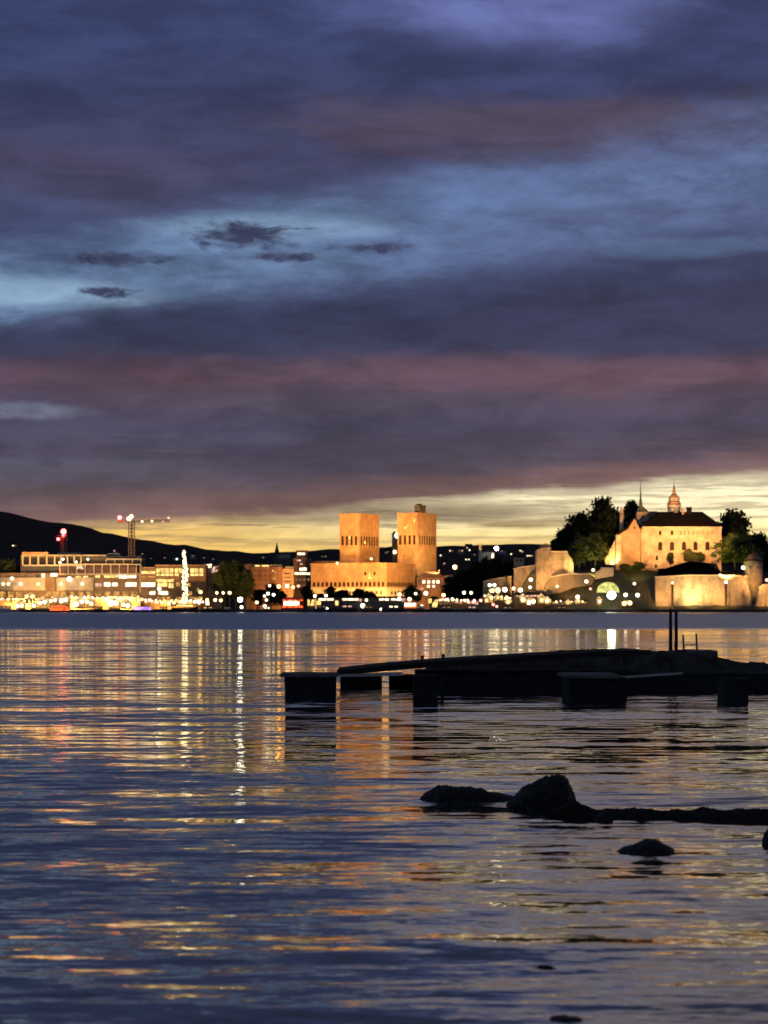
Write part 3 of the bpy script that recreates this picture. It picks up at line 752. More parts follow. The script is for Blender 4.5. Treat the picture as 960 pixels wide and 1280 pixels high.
#@@TOWN
# ------------------------------------------------------------------ left-hand town
def office():
    D = 1620.
    T = Thing('office_building', 'long terraced cream office block with framed top storeys on the left quay', 'office building', (X(75,D),D,1.5))
    bx = lambda x0,y0,x1,y1,d0,d1: MB().box(X(x0,D),X(x1,D),D+d0,D+d1,Z(y1,D),Z(y0,D))
    T.part('lower_wall', bx(-30,716,176,761,0,30), 'brown_wall')
    T.part('upper_wall', bx(24,695,176,716.02,6,30), 'dark_wall')
    T.part('roof_slab', bx(26,693.4,132,694.8,2,30).box(X(132.1,D),X(176.5,D),D+2,D+30,Z(699.6,D),Z(698,D)), 'cream_concrete')
    T.part('lit_canopy', bx(27,690,59,693.3,3,14), 'hall_brick')
    T.part('roof_plant', bx(70,690.4,98,697,8,18), 'cream_concrete')
    T.part('roof_plant', bx(132,691,147,697.8,12,20), 'grey_concrete')
    # cream bands, the second one bulging forward
    T.part('balcony_band', bx(-30,722,57,738,-3,-.05), 'cream_concrete')
    bul = MB()
    for i in range(8):
        a0, a1 = math.pi*i/8, math.pi*(i+1)/8
        xa, xb = 94-24*math.cos(a0), 94-24*math.cos(a1); da, db = -2-5*math.sin(a0), -2-5*math.sin(a1)
        bul._a([(X(xa,D),D+da,Z(738,D)),(X(xb,D),D+db,Z(738,D)),(X(xb,D),D-.1,Z(738,D)),(X(xa,D),D-.1,Z(738,D)),
                (X(xa,D),D+da,Z(722,D)),(X(xb,D),D+db,Z(722,D)),(X(xb,D),D-.1,Z(722,D)),(X(xa,D),D-.1,Z(722,D))],
                [(0,1,5,4),(0,3,2,1),(4,5,6,7)])
    T.part('bowed_balcony', bul, 'cream_concrete')
    # framed storeys
    fr = MB()
    for cx in (28,37,47.5,58,68,76,84,92.5,101):
        fr.box(X(cx-.75,D),X(cx+.75,D),D+1,D+2,Z(706,D),Z(694.6,D))
    fr.box(X(28,D),X(103,D),D+1.02,D+1.98,Z(707.6,D),Z(705.9,D))
    T.part('top_frame', fr, 'cream_concrete')
    fr = MB()
    for cx in (75,85.5,96,106.5,117.5,128,138.5,149.3,160,170.5,175.6):
        fr.box(X(cx-.7,D),X(cx+.7,D),D-1,D-.1,Z(717,D),Z(706.4,D))
    fr.box(X(74,D),X(176.4,D),D-1.2,D-.08,Z(706.4,D),Z(704.6,D)); fr.box(X(74,D),X(176.4,D),D-1.2,D-.08,Z(718.4,D),Z(717,D))
    for cx in (132,143,154,165,175.6): fr.box(X(cx-.5,D),X(cx+.5,D),D+2,D+2.8,Z(704.4,D),Z(699.7,D))
    fr.box(X(174.6,D),X(176.4,D),D-1.25,D-.2,Z(741,D),Z(718.5,D))
    T.part('facade_frame', fr, 'cream_concrete')
    T.wins(D, [(x0,708,x0+8.2,716.4) for x0 in (76.6,87,97.5,108,119,129.5,140,150.8,161.4)], 'dark_brick')
    T.wins(D+6, [(x0,697.5,x0+7,705) for x0 in (29.5,39,49.5,60,69,77,85.5)], 'dark_glass')
    T.wins(D, [(29,718,41,720.6),(43,718,52,721.5)], 'win_dim')
    T.wins(D, [(52,717,56,721.6),(63,716.5,72,720.6),(96.5,708,103.8,711.4)], 'win_white')
    T.wins(D, [(119,718.9,125,722),(130,718.9,138,722),(139,718.7,147,722)], 'win_yellow')
    T.wins(D, [(148.5,718.7,159.5,723),(160.5,719,170,722.4),(130,728,138,733),(140,728.4,147,732.6),(157,728,170.5,733.2)], 'win_white')
    T.wins(D, [(95,720,101,723.4),(104,720,110,723)], 'win_yellow')
    T.wins(D, [(119,729,127,733)], 'win_pink')
    T.wins(D, [(x0,739.5,x0+7,746.5) for x0 in (0,10,20,56,66,76,86,97,108,119,131,142,153,164)], 'win_amber')
    for cx in (5,11.5,27,48.5,78,104.5,88.5,16):
        cy = 730 if cx not in (88.5,16) else (724 if cx == 88.5 else 723)
        dd = -3.6 if cx < 60 else -7.5
        T.part('balcony_lamp', MB().sph((X(cx,D),D+dd,Z(cy,D)),1.0 if cx!=88.5 else 1.6,10,7), 'lamp_white' if cx in (88.5,27,16) else 'lamp_warm', None, True)
    for cx,cy in ((79,699),(75,703),(95.5,702.5),(110,699)):
        T.part('terrace_lamp', MB().sph((X(cx,D),D-.6,Z(cy,D)),.7,8,6), 'lamp_white', None, True)
    D = 1606.
    T = Thing('office_block', 'glowing amber office block behind the lit ship mast', 'office building', (X(215,D),D,1.5))
    T.part('wall', MB().box(X(176.6,D),X(195,D),D,D+20,1,Z(710,D)).box(X(195,D)+.02,X(257,D),D-.5,D+22,1,Z(707.5,D)), 'brown_wall')
    T.part('roof_edge', MB().box(X(194,D),X(257.6,D),D-1,D+22.5,Z(707.4,D),Z(706,D)).box(X(176.7,D),X(193.9,D),D-.5,D+20.5,Z(709.9,D),Z(708.9,D)), 'gable_brick')
    T.wins(D, [(177,714,185,717.2),(185.6,714,194,717.2)], 'win_yellow')
    T.wins(D, [(176.8,728,194,733.4)], 'win_white')
    T.wins(D, [(177,720,194,722)], 'win_amber')
    T.wins(D-.5, [(x0,710.5,x0+4.6,716) for x0 in (195.6,201,206.5,212,218.5,224,238,243.6,249.2)]+[(x0,717,x0+4.6,719.8) for x0 in (195.6,201,206.5,212,218.5,238,243.6,249.2)], 'win_yellow')
    T.wins(D-.5, [(195,724,217,727.6),(197,728.5,209,733.4),(211,729,217,735)], 'win_yellow')
    T.wins(D-.5, [(220,728,225.5,733),(234,728,238,733),(236,739,240,744),(246,735,249,739)], 'win_amber')
    T.wins(D-.5, [(187,739,194,743),(198,739,210,743.5)], 'win_white')
    T.wins(D-.5, [(x0,746,x0+5,752) for x0 in (196,202,208,220,226,236,242,248)], 'win_amber')
    D = 1640.
    T = Thing('slanted_building', 'small grey building with two slanted white lit roof lights', 'building', (X(265,D),D,1.5))
    T.part('wall', MB().box(X(255,D),X(263.5,D),D,D+14,1,Z(709.5,D)).pxpoly([(263.6,761),(275.5,761),(275.5,716),(264.5,716)],D+1,12), 'grey_concrete')
    T.part('roof_light', MB().pxpoly([(254,709.3),(263,709.3),(264,705),(255.4,706)],D-1,6), 'win_white')
    T.part('roof_light', MB().pxpoly([(264.4,715.8),(274,715.8),(276,707),(266.5,708)],D-.5,6), 'win_pink')
    D = 1640.
    T = Thing('brick_apartments', 'red brown brick apartment block left of the dark lit tower', 'apartment block', (X(335,D),D,1.5))
    T.part('wall', MB().box(X(314,D),X(353,D),D,D+20,1,Z(708.5,D)), 'red_brick')
    T.part('end_wall', MB().box(X(305.5,D),X(313.95,D),D+.6,D+20,1,Z(705,D)), 'brown_wall')
    T.part('lower_wing', MB().box(X(353.05,D),X(366.5,D),D+.8,D+18,1,Z(711,D)), 'gable_brick')
    T.part('roof_storey', MB().box(X(315,D),X(352,D),D+3,D+16,Z(708.4,D),Z(705.8,D)).box(X(356,D),X(366,D),D+3,D+16,Z(710.9,D),Z(708,D)), 'grey_concrete')
    T.wins(D+3, [(319,706.4,325,708.2),(327,706.4,336,708.2)], 'win_yellow')
    T.wins(D, [(x0,y0,x0+3.4,y0+2.6) for x0 in (317,323.5,330,336.5) for y0 in (712,718,724,730)], 'dark_brick')
    T.wins(D, [(339,712,342.5,714.8),(344,714,347.6,717.6),(341,721,345,724.4)], 'win_amber')
    T.wins(D+.8, [(355,y0,364,y0+1.6) for y0 in (716,721,726,731)], 'win_dim')
    D = 1700.
    T = Thing('lit_tower_block', 'dark stepped office tower with bright white floors left of the hall', 'office building', (X(378,D),D,1.5))
    T.part('wall', MB().box(X(366.8,D),X(388,D),D,D+20,1,Z(698.5,D)).box(X(370,D),X(384,D),D+.6,D+16,Z(698.5,D)+.02,Z(688.5,D)), 'dark_brick')
    T.part('cornice', MB().box(X(366.2,D),X(388.6,D),D-.4,D+20.4,Z(698.4,D)-.5,Z(698.4,D)-.02).box(X(369.4,D),X(384.6,D),D+.2,D+16.4,Z(688.4,D),Z(687.8,D)), 'grey_concrete')
    T.wins(D+.6, [(372,691,381,693.6)], 'win_white'); T.wins(D, [(371,699.5,376,701.5),(375,704.2,378.5,706.2)], 'win_pink')
    T.wins(D, [(374.5,709.5,383,713.4),(368.2,715.6,387.6,718.4)], 'win_white')
    T.wins(D, [(x0,723,x0+3,726) for x0 in (369,374,379,384)]+[(x0,731,x0+6,733.4) for x0 in (371,379)], 'win_dim')
office()
def more_buildings():
    D = 2080.
    T = Thing('church', 'dark church with thin pointed spire against the glow', 'church', (X(346,D),D,1.5))
    T.part('tower', MB().box(X(343.4,D),X(348.6,D),D,D+4,1,Z(692,D)), 'dark_wall')
    T.part('spire', MB().pyr(X(343,D),X(349,D),D-.3,D+4.3,Z(692,D)+.01,Z(677,D)), 'dark_tile')
    T.part('nave', MB().box(X(348.7,D),X(362,D),D-3,D+9,1,Z(698,D)), 'dark_wall')
    T.part('nave_roof', MB().gable(X(348.7,D),X(362,D),D-3,D+9,Z(698,D)+.01,Z(692.5,D)), 'green_copper')
    D = 1668.
    T = Thing('brick_office', 'dark red brick office with a grid of white lit windows beside the hall', 'office building', (X(536,D),D,1.5))
    T.part('wall', MB().box(X(521,D),X(556,D),D,D+18,1,Z(722,D)), 'dark_brick')
    T.part('roof', MB().hip(X(521,D),X(556,D),D,D+18,Z(722,D)+.01,Z(714.5,D),6,.5), 'copper_roof')
    T.part('chimney', MB().box(X(548,D),X(550,D),D+8,D+9.5,Z(719,D),Z(712,D)), 'dark_brick')
    T.wins(D, [(x0-1.7,725.4,x0+1.7,729.2) for x0 in (530,536,542,547.5)]+[(x0-1.6,731.4,x0+1.6,734.6) for x0 in (535.6,542)], 'win_white')
    T.wins(D, [(522.6,722.6,526.8,731.6)], 'win_dim'); T.wins(D, [(524,734.8,529,737.4)], 'win_pink')
    T.wins(D, [(552,730,556,732)], 'win_pink')
    D = 1690.
    T = Thing('terrace_house', 'dark house with one bright slanted window strip right of the brick office', 'house', (X(560,D),D,1.5))
    T.part('wall', MB().box(X(556.3,D),X(566,D),D,D+12,1,Z(727,D)), 'dark_brick')
    T.part('roof', MB().gable(X(556.3,D),X(566,D),D,D+12,Z(727,D)+.01,Z(719,D)), 'copper_roof')
    T.wins(D, [(557,729,561,731.6),(560,728.2,565.4,730.6)], 'win_white')
    D = 1960.
    T = Thing('slim_dark_tower', 'slim dark tower block squeezed left of the clock tower', 'tower block', (X(493.5,D),D,1.5))
    T.part('wall', MB().box(X(490,D),X(500,D),D,D+10,1,Z(666,D)), 'dark_wall')
    T.part('roof_plant', MB().box(X(491.4,D),X(494,D),D+2,D+6,Z(666,D)+.01,Z(664,D)), 'dark_metal')
    T.part('roof_lamp', MB().sph((X(496.6,D),D-1.2,Z(669.5,D)),2.1,12,8), 'lamp_white', None, True)
    T.part('wall_lamp', MB().sph((X(493.4,D),D-1.2,Z(690,D)),1.5,10,8), 'lamp_warm', None, True)
    D = 2050.
    T = Thing('grey_tower_block', 'grey residential tower block with lit corner behind the dark trees', 'tower block', (X(606,D),D,1.5))
    T.part('wall', MB().box(X(599,D),X(618,D),D,D+14,1,Z(690,D)).box(X(599,D),X(601.8,D),D-.4,D+12,Z(690,D)+.01,Z(680,D)), 'grey_concrete')
    T.part('lit_corner', MB().box(X(598.9,D),X(602,D),D-.55,D-.42,Z(687,D),Z(680.4,D)), 'win_amber')
    T.part('roof_plant', MB().box(X(608,D),X(612,D),D+3,D+8,Z(690,D)+.01,Z(688,D)), 'dark_wall')
    T.wins(D, [(614.6,692,617.4,698)], 'win_white'); T.wins(D, [(604,693,606,695),(609,698,611,700),(604,703,606,705)], 'win_dim')
    D = 1800.
    T = Thing('grey_house', 'pale grey flat house between the dark trees and middle rampart', 'house', (X(649,D),D,1.5))
    T.part('wall', MB().box(X(643,D),X(655,D),D,D+10,1,Z(697,D)), 'grey_concrete')
    T.part('roof', MB().gable(X(643,D),X(655,D),D,D+10,Z(697,D)+.01,Z(694,D)), 'dark_tile')
    T.wins(D, [(645,699,647,702),(650,699,652,702)], 'dark_glass')
more_buildings()
GHH = 'houses on the far slope behind the town'
def hillside():
    for (px, py, w, h, mat, wins_, lab) in [
        (552,697,6,7,'dark_wall',[(.3,.5,'win_white')],'far dark house with a white window just right of the clock tower'),
        (564,691,7,6,'dark_wall',[(.3,.5,'win_white'),(.7,.4,'win_dim')],'far house with one white and one dim window above the orange lamp'),
        (576,692,8,8,'grey_concrete',[(.3,.6,'win_dim'),(.7,.6,'win_pink')],'far grey house with a pink window left of the grey terrace'),
        (586,690,9,10,'dark_wall',[(.25,.7,'win_pink'),(.6,.3,'win_white')],'far tall dark house with pink and white windows, left of the tower block'),
        (593,696,7,7,'dark_wall',[(.5,.5,'win_dim')],'far low dark house touching the grey tower block on its left'),
        (556,707,7,6,'dark_brick',[(.4,.5,'win_pink')],'far brick house with a pink window low beside the orange lamp'),
        (584,702,7,5,'dark_wall',[(.3,.5,'win_white'),(.8,.5,'win_white')],'far house with two white windows just above the dark trees'),
        (628,693,9,8,'grey_concrete',[(.4,.7,'win_dim')],'far grey house right of the white mast lamp'),
        (639,695,7,6,'dark_wall',[(.5,.5,'win_white')],'far dark house with one white window above the grey flat house'),
        (652,691,8,6,'dark_wall',[(.3,.6,'win_white'),(.6,.3,'win_yellow')],'far house with white and yellow windows near the bastion'),
        (662,697,9,5,'dark_wall',[(.2,.5,'win_white'),(.5,.5,'win_white'),(.8,.5,'win_pink')],'far long house with three windows touching the bastion'),
        (189,700,8,5,'dark_wall',[(.5,.5,'win_dim')],'far dark house above the left part of the amber office'),
        (206,699,7,5,'dark_wall',[(.5,.5,'win_dim')],'far dark house left of the green roofed one'),
        (221,701,10,5,'grey_concrete',[(.5,.6,'lamp_green')],'far house with a pale green lit roof window left of the ship mast'),
        (241,699,7,9,'grey_concrete',[(.5,.6,'win_dim')],'far narrow grey block just right of the ship mast top'),
        (255,700,6,7,'dark_wall',[(.5,.5,'win_dim')],'far dark house above the slanted white roof lights'),
        (268,701,8,6,'dark_wall',[(.3,.5,'win_dim')],'far dark house left of the dim green trees'),
        (330,699,9,6,'dark_wall',[(.4,.5,'win_dim')],'far dark house above the brick apartments'),
        (405,698,10,5,'dark_wall',[(.3,.5,'win_dim'),(.7,.5,'win_dim')],'far dark house left of the left hall tower'),
        (484,694,8,8,'dark_wall',[(.3,.5,'win_dim'),(.6,.7,'win_dim')],'far dark house seen between the two hall towers'),
        (17,684,7,5,'dark_wall',[(.4,.5,'win_white'),(.8,.5,'win_dim')],'far house with a white window high on the left hillside'),
        (143,690,6,4,'dark_wall',[(.5,.5,'win_pink')],'far house with a pink window beside the tall crane'),
        (178,694,6,4,'dark_wall',[(.5,.5,'win_dim')],'far small house right of the tall crane foot'),
    ]:
        D = 2150.
        while D < 6600 and hill_z(X(px,D), D) < Z(py,D): D += 25.      # walk up the slope to where the house stands
        x = X(px,D); zg = hill_z(x,D)-2.; k = D/F; hw = w*k/2; hh = max(h*k, 5.); dp = max(hw*1.4, 6.)
        T = Thing('hillside_house', lab, 'house', (x,D,zg), GHH)
        T.part('wall', MB().box(x-hw,x+hw,D,D+dp,zg-6,zg+2+hh*.72), mat)
        T.part('roof', MB().gable(x-hw,x+hw,D,D+dp,zg+2+hh*.72+.01,zg+2+hh), 'dark_tile')
        for (fx, fz, wm) in wins_:
            cx = x-hw+2*hw*fx; cz = zg+2+hh*.72*fz; r = 1.1*k
            T.part('window', MB().box(cx-r*.8,cx+r*.8,D-.4,D+.1,cz-r*.7,cz+r*.7), wm)
hillside()

# ------------------------------------------------------------------ cranes and the lit mast
def lattice(mb, p, q, w, n):
    p, q = Vector(p), Vector(q); d = (q-p); L = d.length; d.normalize()
    a = d.orthogonal().normalized(); b = d.cross(a); r = w*.07
    cs = [a*w/2+b*w/2, a*w/2-b*w/2, -a*w/2-b*w/2, -a*w/2+b*w/2]
    for c in cs: mb.tube(p+c, q+c, w*.11, w*.11, 5)
    for i in range(n):
        s0, s1 = p+d*L*i/n, p+d*L*(i+1)/n
        for j in range(4): mb.tube(s0+cs[j], s1+cs[(j+1)%4], r, r, 4)
def cranes():
    D = 1760.
    T = Thing('tower_crane', 'tall tower crane with long lit jib on the left skyline', 'crane', (X(164.5,D),D,1.5))
    w = 5.2*D/F
    m = MB(); lattice(m,(X(164.5,D),D,1.5),(X(164.5,D),D,Z(650,D)),w,26); T.part('mast', m, 'crane_steel')
    m = MB(); lattice(m,(X(167,D),D,Z(652,D)),(X(213,D),D-6,Z(651,D)),1.3,18); T.part('jib', m, 'crane_steel')
    m = MB(); lattice(m,(X(162,D),D,Z(651.6,D)),(X(149,D),D+2,Z(650,D)),1.4,6); m.box(X(148,D),X(152,D),D-1,D+1,Z(653.5,D),Z(650.6,D)); T.part('counter_jib', m, 'crane_steel')
    T.part('cab', MB().box(X(162.4,D),X(167,D),D-1.6,D+1,Z(653,D),Z(648.8,D)), 'cream_concrete')
    m = MB(); m.tube((X(164.5,D),D,Z(649,D)),(X(165.2,D),D,Z(642.5,D)),.3,.15,5); m.tube((X(165.2,D),D,Z(643,D)),(X(196,D),D-4,Z(650.6,D)),.08); m.tube((X(165.2,D),D,Z(643,D)),(X(151,D),D+2,Z(649.6,D)),.08)
    T.part('apex', m, 'crane_steel')
    for cx,cy,r,mt in ((150,647.2,1.5,'lamp_red'),(161.6,648.4,1.5,'lamp_white'),(164.6,645.6,1.4,'lamp_warm'),(178,652,.8,'lamp_warm'),(190.5,651.6,.9,'lamp_warm'),(204,652,.7,'lamp_pink'),(211,647.5,.7,'lamp_pink')):
        T.part('crane_lamp', MB().sph((X(cx,D),D-2.2,Z(cy,D)),r,10,7), mt, None, True)
    D = 1740.
    T = Thing('short_crane', 'shorter dark crane mast with red lamps above the terraced office', 'crane', (X(80,D),D,1.5))
    m = MB(); lattice(m,(X(80,D),D,1.5),(X(80,D),D,Z(668,D)),5.2*D/F,20); T.part('mast', m, 'crane_steel')
    T.part('cab', MB().box(X(77.6,D),X(82.4,D),D-1.6,D+1.4,Z(673,D),Z(668,D)), 'crane_steel')
    m = MB(); lattice(m,(X(82,D),D,Z(669,D)),(X(72,D),D-18,Z(672,D)),1.2,6); T.part('jib', m, 'crane_steel')
    for cx,cy,r in ((80,664.6,2.0),(79.4,669.5,1.1),(73.4,674,1.1)):
        T.part('crane_lamp', MB().sph((X(cx,D),D-2.4,Z(cy,D)),r,10,7), 'lamp_red', None, True)
    D = 1530.; k = D/F
    T = Thing('sailing_ship', 'moored tall ship, its mast thick with white and yellow lights', 'ship', (X(231,D),D-34,0))
    D -= 34
    hull(T, X(231,D), D, 34*D/F, 3.4, 'hull_dark')
    T.part('deckhouse', MB().box(X(222,D),X(240,D),D-1.4,D+1.4,3.2,5.4), 'brown_wall')
    T.part('mast', MB().tube((X(231,D),D,2),(X(230.5,D),D,Z(688,D)),.45,.12,8), 'dark_metal')
    pts = [(231,756,2.2),(231,748,2.8),(231,742,4.0),(231,735,3.0),(231,728,2.6),(231.6,720,4.0),(231.6,713,3.6),(231,706,1.5),(230.8,700,1.6),(230.2,696,.8),(229.8,692,1.2),(229.8,688.6,.6)]
    m = MB(); low = m
    for (x0,y0,r0),(x1,y1,r1) in zip(pts, pts[1:]):
        n = 14
        if y0 < 705 and m is low: m = MB()
        for i in range(n):
            f = (i+R.random())/n; rr = (r0+(r1-r0)*f)*D/F; a = R.random()*6.28; q = rr*R.random()**.5
            m.sph((X(x0+(x1-x0)*f,D)+q*math.cos(a), D+q*math.sin(a), Z(y0+(y1-y0)*f,D)), .42+.3*R.random(), 6, 4)
    T.part('string_lights', low, 'mast_lights'); T.part('string_lights', m, 'mast_lights')
    m = MB()
    for dx, zz in ((-5.5,719),(5.5,719),(-4,705),(4,705)): m.tube((X(231,D),D,Z(zz,D)),(X(231+dx,D),D,Z(zz+.4,D)),.18,.1,5)
    for sgn in (-1,1): m.tube((X(231+sgn*16,D),D,3.3),(X(231,D),D,Z(703,D)),.07,.05,4)
    T.part('rigging', m, 'dark_metal')
    T.part('deck_lights', MB().box(X(221,D),X(241,D),D-1.6,D-1.5,3.6,4.8), 'win_yellow')
def hull(T, x, y, L, h, mat, bow=1, base=0.):
    b = L*.13; b = min(max(b, 1.2), 4.)
    st = [(-.5,.75,.95),(-.25,1.,.86),(.1,1.,.86),(.34,.7,.93),(.5,.06,1.12)]
    vs = []; fs = []
    for (t_, wd, hh) in st:
        xx = x+bow*t_*L; lo = x+bow*t_*L*.9
        vs += [(lo,y-b*wd*.6,base-.4),(xx,y-b*wd,base+h*hh),(xx,y+b*wd,base+h*hh),(lo,y+b*wd*.6,base-.4)]
    for i in range(len(st)-1):
        a = 4*i
        fs += [(a,a+4,a+5,a+1),(a+1,a+5,a+6,a+2),(a+2,a+6,a+7,a+3),(a+3,a+7,a+4,a)]
    fs += [(0,1,2,3),(16,19,18,17)]
    return T.part('hull', MB()._a(vs,fs), mat)
cranes()

#@@QUAY
# ------------------------------------------------------------------ quay life: boats, tents, stalls, lamps
GB = 'boats moored along the far quay'
def boat(px, wpx, D, lab, hmat='hull_dark', cab=True, wmat='win_dim', mast=None, bow=1, h=2.2, name='moored_boat', cat='boat', deck=None, canopy=None):
    k = D/F; x = X(px,D); L = wpx*k
    T = Thing(name, lab, cat, (x,D,0), GB)
    hull(T, x, D, L, h, hmat, bow)
    if cab:
        c0, c1 = x-bow*L*.30, x+bow*L*.16; a, b = min(c0,c1), max(c0,c1)
        T.part('cabin', MB().box(a,b,D-1.3,D+1.3,h*.9,h+2.0).box(a-.2,b+.2,D-1.5,D+1.5,h+2.01,h+2.2), 'hull_white' if hmat=='hull_white' else 'dark_wall')
        n = max(2, int((b-a)/2.4))
        for i in range(n):
            u0 = a+(b-a)*(i+.18)/n; u1 = a+(b-a)*(i+.82)/n
            T.part('cabin_window', MB().box(u0,u1,D-1.38,D-1.2,h+.75,h+1.6), wmat)
    if canopy:
        m = MB(); N = 10
        for i in range(N):
            a0, a1 = math.pi*i/N, math.pi*(i+1)/N
            x0, x1 = x-L*.45*math.cos(a0), x-L*.45*math.cos(a1); z0, z1 = h+.6+2.2*math.sin(a0), h+.6+2.2*math.sin(a1)
            m._a([(x0,D-1.8,z0),(x1,D-1.8,z1),(x1,D+1.8,z1),(x0,D+1.8,z0),(x0,D-1.8,h-.2),(x1,D-1.8,h-.2)], [(0,1,2,3),(0,4,5,1)])
        T.part('canopy', m, canopy)
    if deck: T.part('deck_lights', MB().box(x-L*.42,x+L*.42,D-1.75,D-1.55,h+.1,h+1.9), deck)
    if mast:
        T.part('mast', MB().tube((x+L*.05*bow,D,h),(x+L*.05*bow,D,Z(mast,D)),.14,.06,6).tube((x+L*.05*bow,D,h+3),(x-L*.35*bow,D,h+3.2),.09,.07,5), 'dark_metal')
    return T
boat(75,27,1488,'low harbour boat under a rounded red glowing canopy','hull_dark',False,canopy='glow_red',h=1.4)
boat(178,26,1486,'party boat washed in violet light below the amber office','hull_dark',True,'win_pink',deck='glow_purple',h=1.5)
boat(8,34,1492,'pale tour boat at the left edge below the terraced office','hull_white',True,'win_amber',h=1.8)
boat(124,20,1490,'dark boat with amber windows between the two brightest tent groups','hull_dark',True,'win_amber',h=1.6)
boat(206,18,1489,'small dark boat moored left of the lit ship','hull_dark',True,'win_amber',h=1.5)
boat(262,30,1487,'long dark boat moored right of the lit ship mast','hull_dark',True,'win_amber',h=1.8)
boat(283,18,1491,'dark boat below the row of three hanging globe lamps','hull_dark',True,'win_dim',h=1.6,bow=-1)
boat(335,18,1489,'small dark boat in front of the tree full of lamps','hull_dark',True,'win_white',mast=728,h=1.6)
boat(404,26,1486,'dark boat left of centre before the brick hall, white lamp at bow','hull_dark',True,'win_dim',h=2.4)
boat(432,30,1488,'broad dark ferry lying under the hall arches','hull_dark',True,'win_pink',h=2.6,bow=-1)
boat(462,24,1487,'dark cabin boat below the three upper hall windows','hull_dark',True,'win_dim',mast=735,h=2.2)
boat(490,28,1486,'dark ferry with pale window strip under the right hall corner','hull_dark',True,'win_white',h=2.4,bow=-1)
boat(527,22,1489,'dark boat in front of the red and white lit kiosk','hull_dark',True,'win_dim',h=2.0)
boat(560,26,1487,'dark boat right of the bright golden kiosk','hull_dark',True,'win_dim',mast=738,h=2.0)
boat(588,24,1488,'dark boat below the pair of white promenade lamps','hull_dark',True,'win_pink',h=2.0,bow=-1)
boat(636,24,1489,'small dark boat before the glowing market stalls','hull_dark',True,'win_dim',h=1.8)
boat(700,26,1490,'dark boat moored below the streaked retaining wall','hull_dark',True,'win_dim',h=1.8,bow=-1)
boat(808,26,1490,'dark boat moored left of the castle rampart','hull_dark',False,mast=735,h=1.8)
boat(871,24,1489,'dark open boat under the brightest part of the rampart','hull_dark',False,h=1.5,bow=-1)

GT = 'glowing tents on the left quay'; GS = 'lit market stalls under the castle'
def tent(px, w, top, bot, D, mat, lab, grp, name='marquee_tent', cat='tent', roof='canvas'):
    k = D/F; x = X(px,D); hw = w*k/2; z0 = Z(bot,D); z1 = Z(top,D); ze = z0+(z1-z0)*.60; d = max(hw, 2.)
    T = Thing(name, lab, cat, (x,D,z0), grp)
    T.part('canopy', MB().pyr(x-hw*1.08,x+hw*1.08,D-d,D+d,ze,z1).box(x-hw*1.08,x+hw*1.08,D-d-.05,D-d+.02,ze-.45,ze), 'tent_glow')
    m = MB()
    for sx in (-1,1):
        for sy in (-1,1): m.tube((x+sx*hw,D+sy*d*.95,z0),(x+sx*hw,D+sy*d*.95,ze),.12,.12,5)
    T.part('poles', m, 'dark_metal')
    T.part('lit_interior', MB().box(x-hw*.94,x+hw*.94,D+d*.2,D+d*.3,z0+.1,ze-.1), 'win_amber')
    n = 1 if w < 10 else 2
    for i in range(n):
        r = hw*R.uniform(.42,.62)/n**.4; cx = x+(0 if n == 1 else (i-.5)*hw*.95)+R.uniform(-.1,.1)*hw
        T.part('bright_lamp', MB().sph((cx,D-d-.1-r,z0+(z1-z0)*R.uniform(.3,.55)),r,12,8,R.uniform(.85,1.15)), mat, None, True)
    T.part('counter', MB().box(x-hw*.9,x+hw*.9,D-d*.8,D-d*.6,z0,z0+1.0), 'brown_wall')
for a in [
 (26,11,748.5,762,'tent_white','leftmost glowing white tent on the left quay'),
 (38,13,740.5,750,'tent_yellow','square yellow lit tent standing higher behind the leftmost one'),
 (43,9,752,762,'tent_white','small white tent between the leftmost tent and the tall bright one'),
 (54,13,744.5,762,'tent_white','tall blazing white tent left of the red canopy boat'),
 (67,10,744,756,'tent_white','white tent directly above the left end of red canopy boat'),
 (80.5,14,743,756,'tent_white','broad white domed tent above the right end of red canopy boat'),
 (100,14,744.5,761,'tent_white','tall white tent right of the red canopy boat'),
 (113,12,746,760,'tent_white','white tent left of the dark gap with one pink lamp'),
 (143,15,747,762,'tent_white','widest blazing tent right of the dark gap on left quay'),
 (158,13,748,761,'tent_white','white tent just left of the violet boat'),
 (176,10,746,753,'tent_yellow','small yellow tent above the violet boat'),
 (247,10,747,756,'tent_white','white tent just right of the lit ship mast'),
 (218,9,749,758,'tent_yellow','small yellow tent just left of the lit ship mast'),
 ]: tent(a[0],a[1],a[2],a[3],1507,a[4],a[5],GT)
for a in [
 (611,11,741,755,'tent_yellow','leftmost yellow market stall at the low rampart'),
 (622,6,741,752,'tent_yellow','narrow yellow stall right of the leftmost one'),
 (618,14,735,740.5,'tent_yellow','yellow awning stall raised on the bank below the low rampart'),
 (635,9,748,756,'tent_yellow','dim stall between the yellow stalls and the broad white one'),
 (653.5,9,741,755,'tent_yellow','square yellow stall left of the bright white one'),
 (663,12,746,757,'tent_white','bright white stall in the middle of the castle stalls'),
 (676.5,9,741,756,'tent_yellow','yellow stall right of the bright white one'),
 (684,9,745,757,'tent_white','rounded white stall at the right end of the row'),
 (710,8,749,758,'tent_green','dim greenish stall below the retaining wall'),
 (722,7,746,757,'tent_yellow','small yellow stall below the streaked wall, with lamp'),
 (749,7,745,757,'tent_white','narrow white stall left of the blinding floodlight'),
 (783,13,750,757.5,'tent_yellow','low yellow stall under the lamp right of the floodlight'),
 ]: tent(a[0],a[1],a[2],a[3],1508,a[4],a[5],GS,'market_stall','stall')
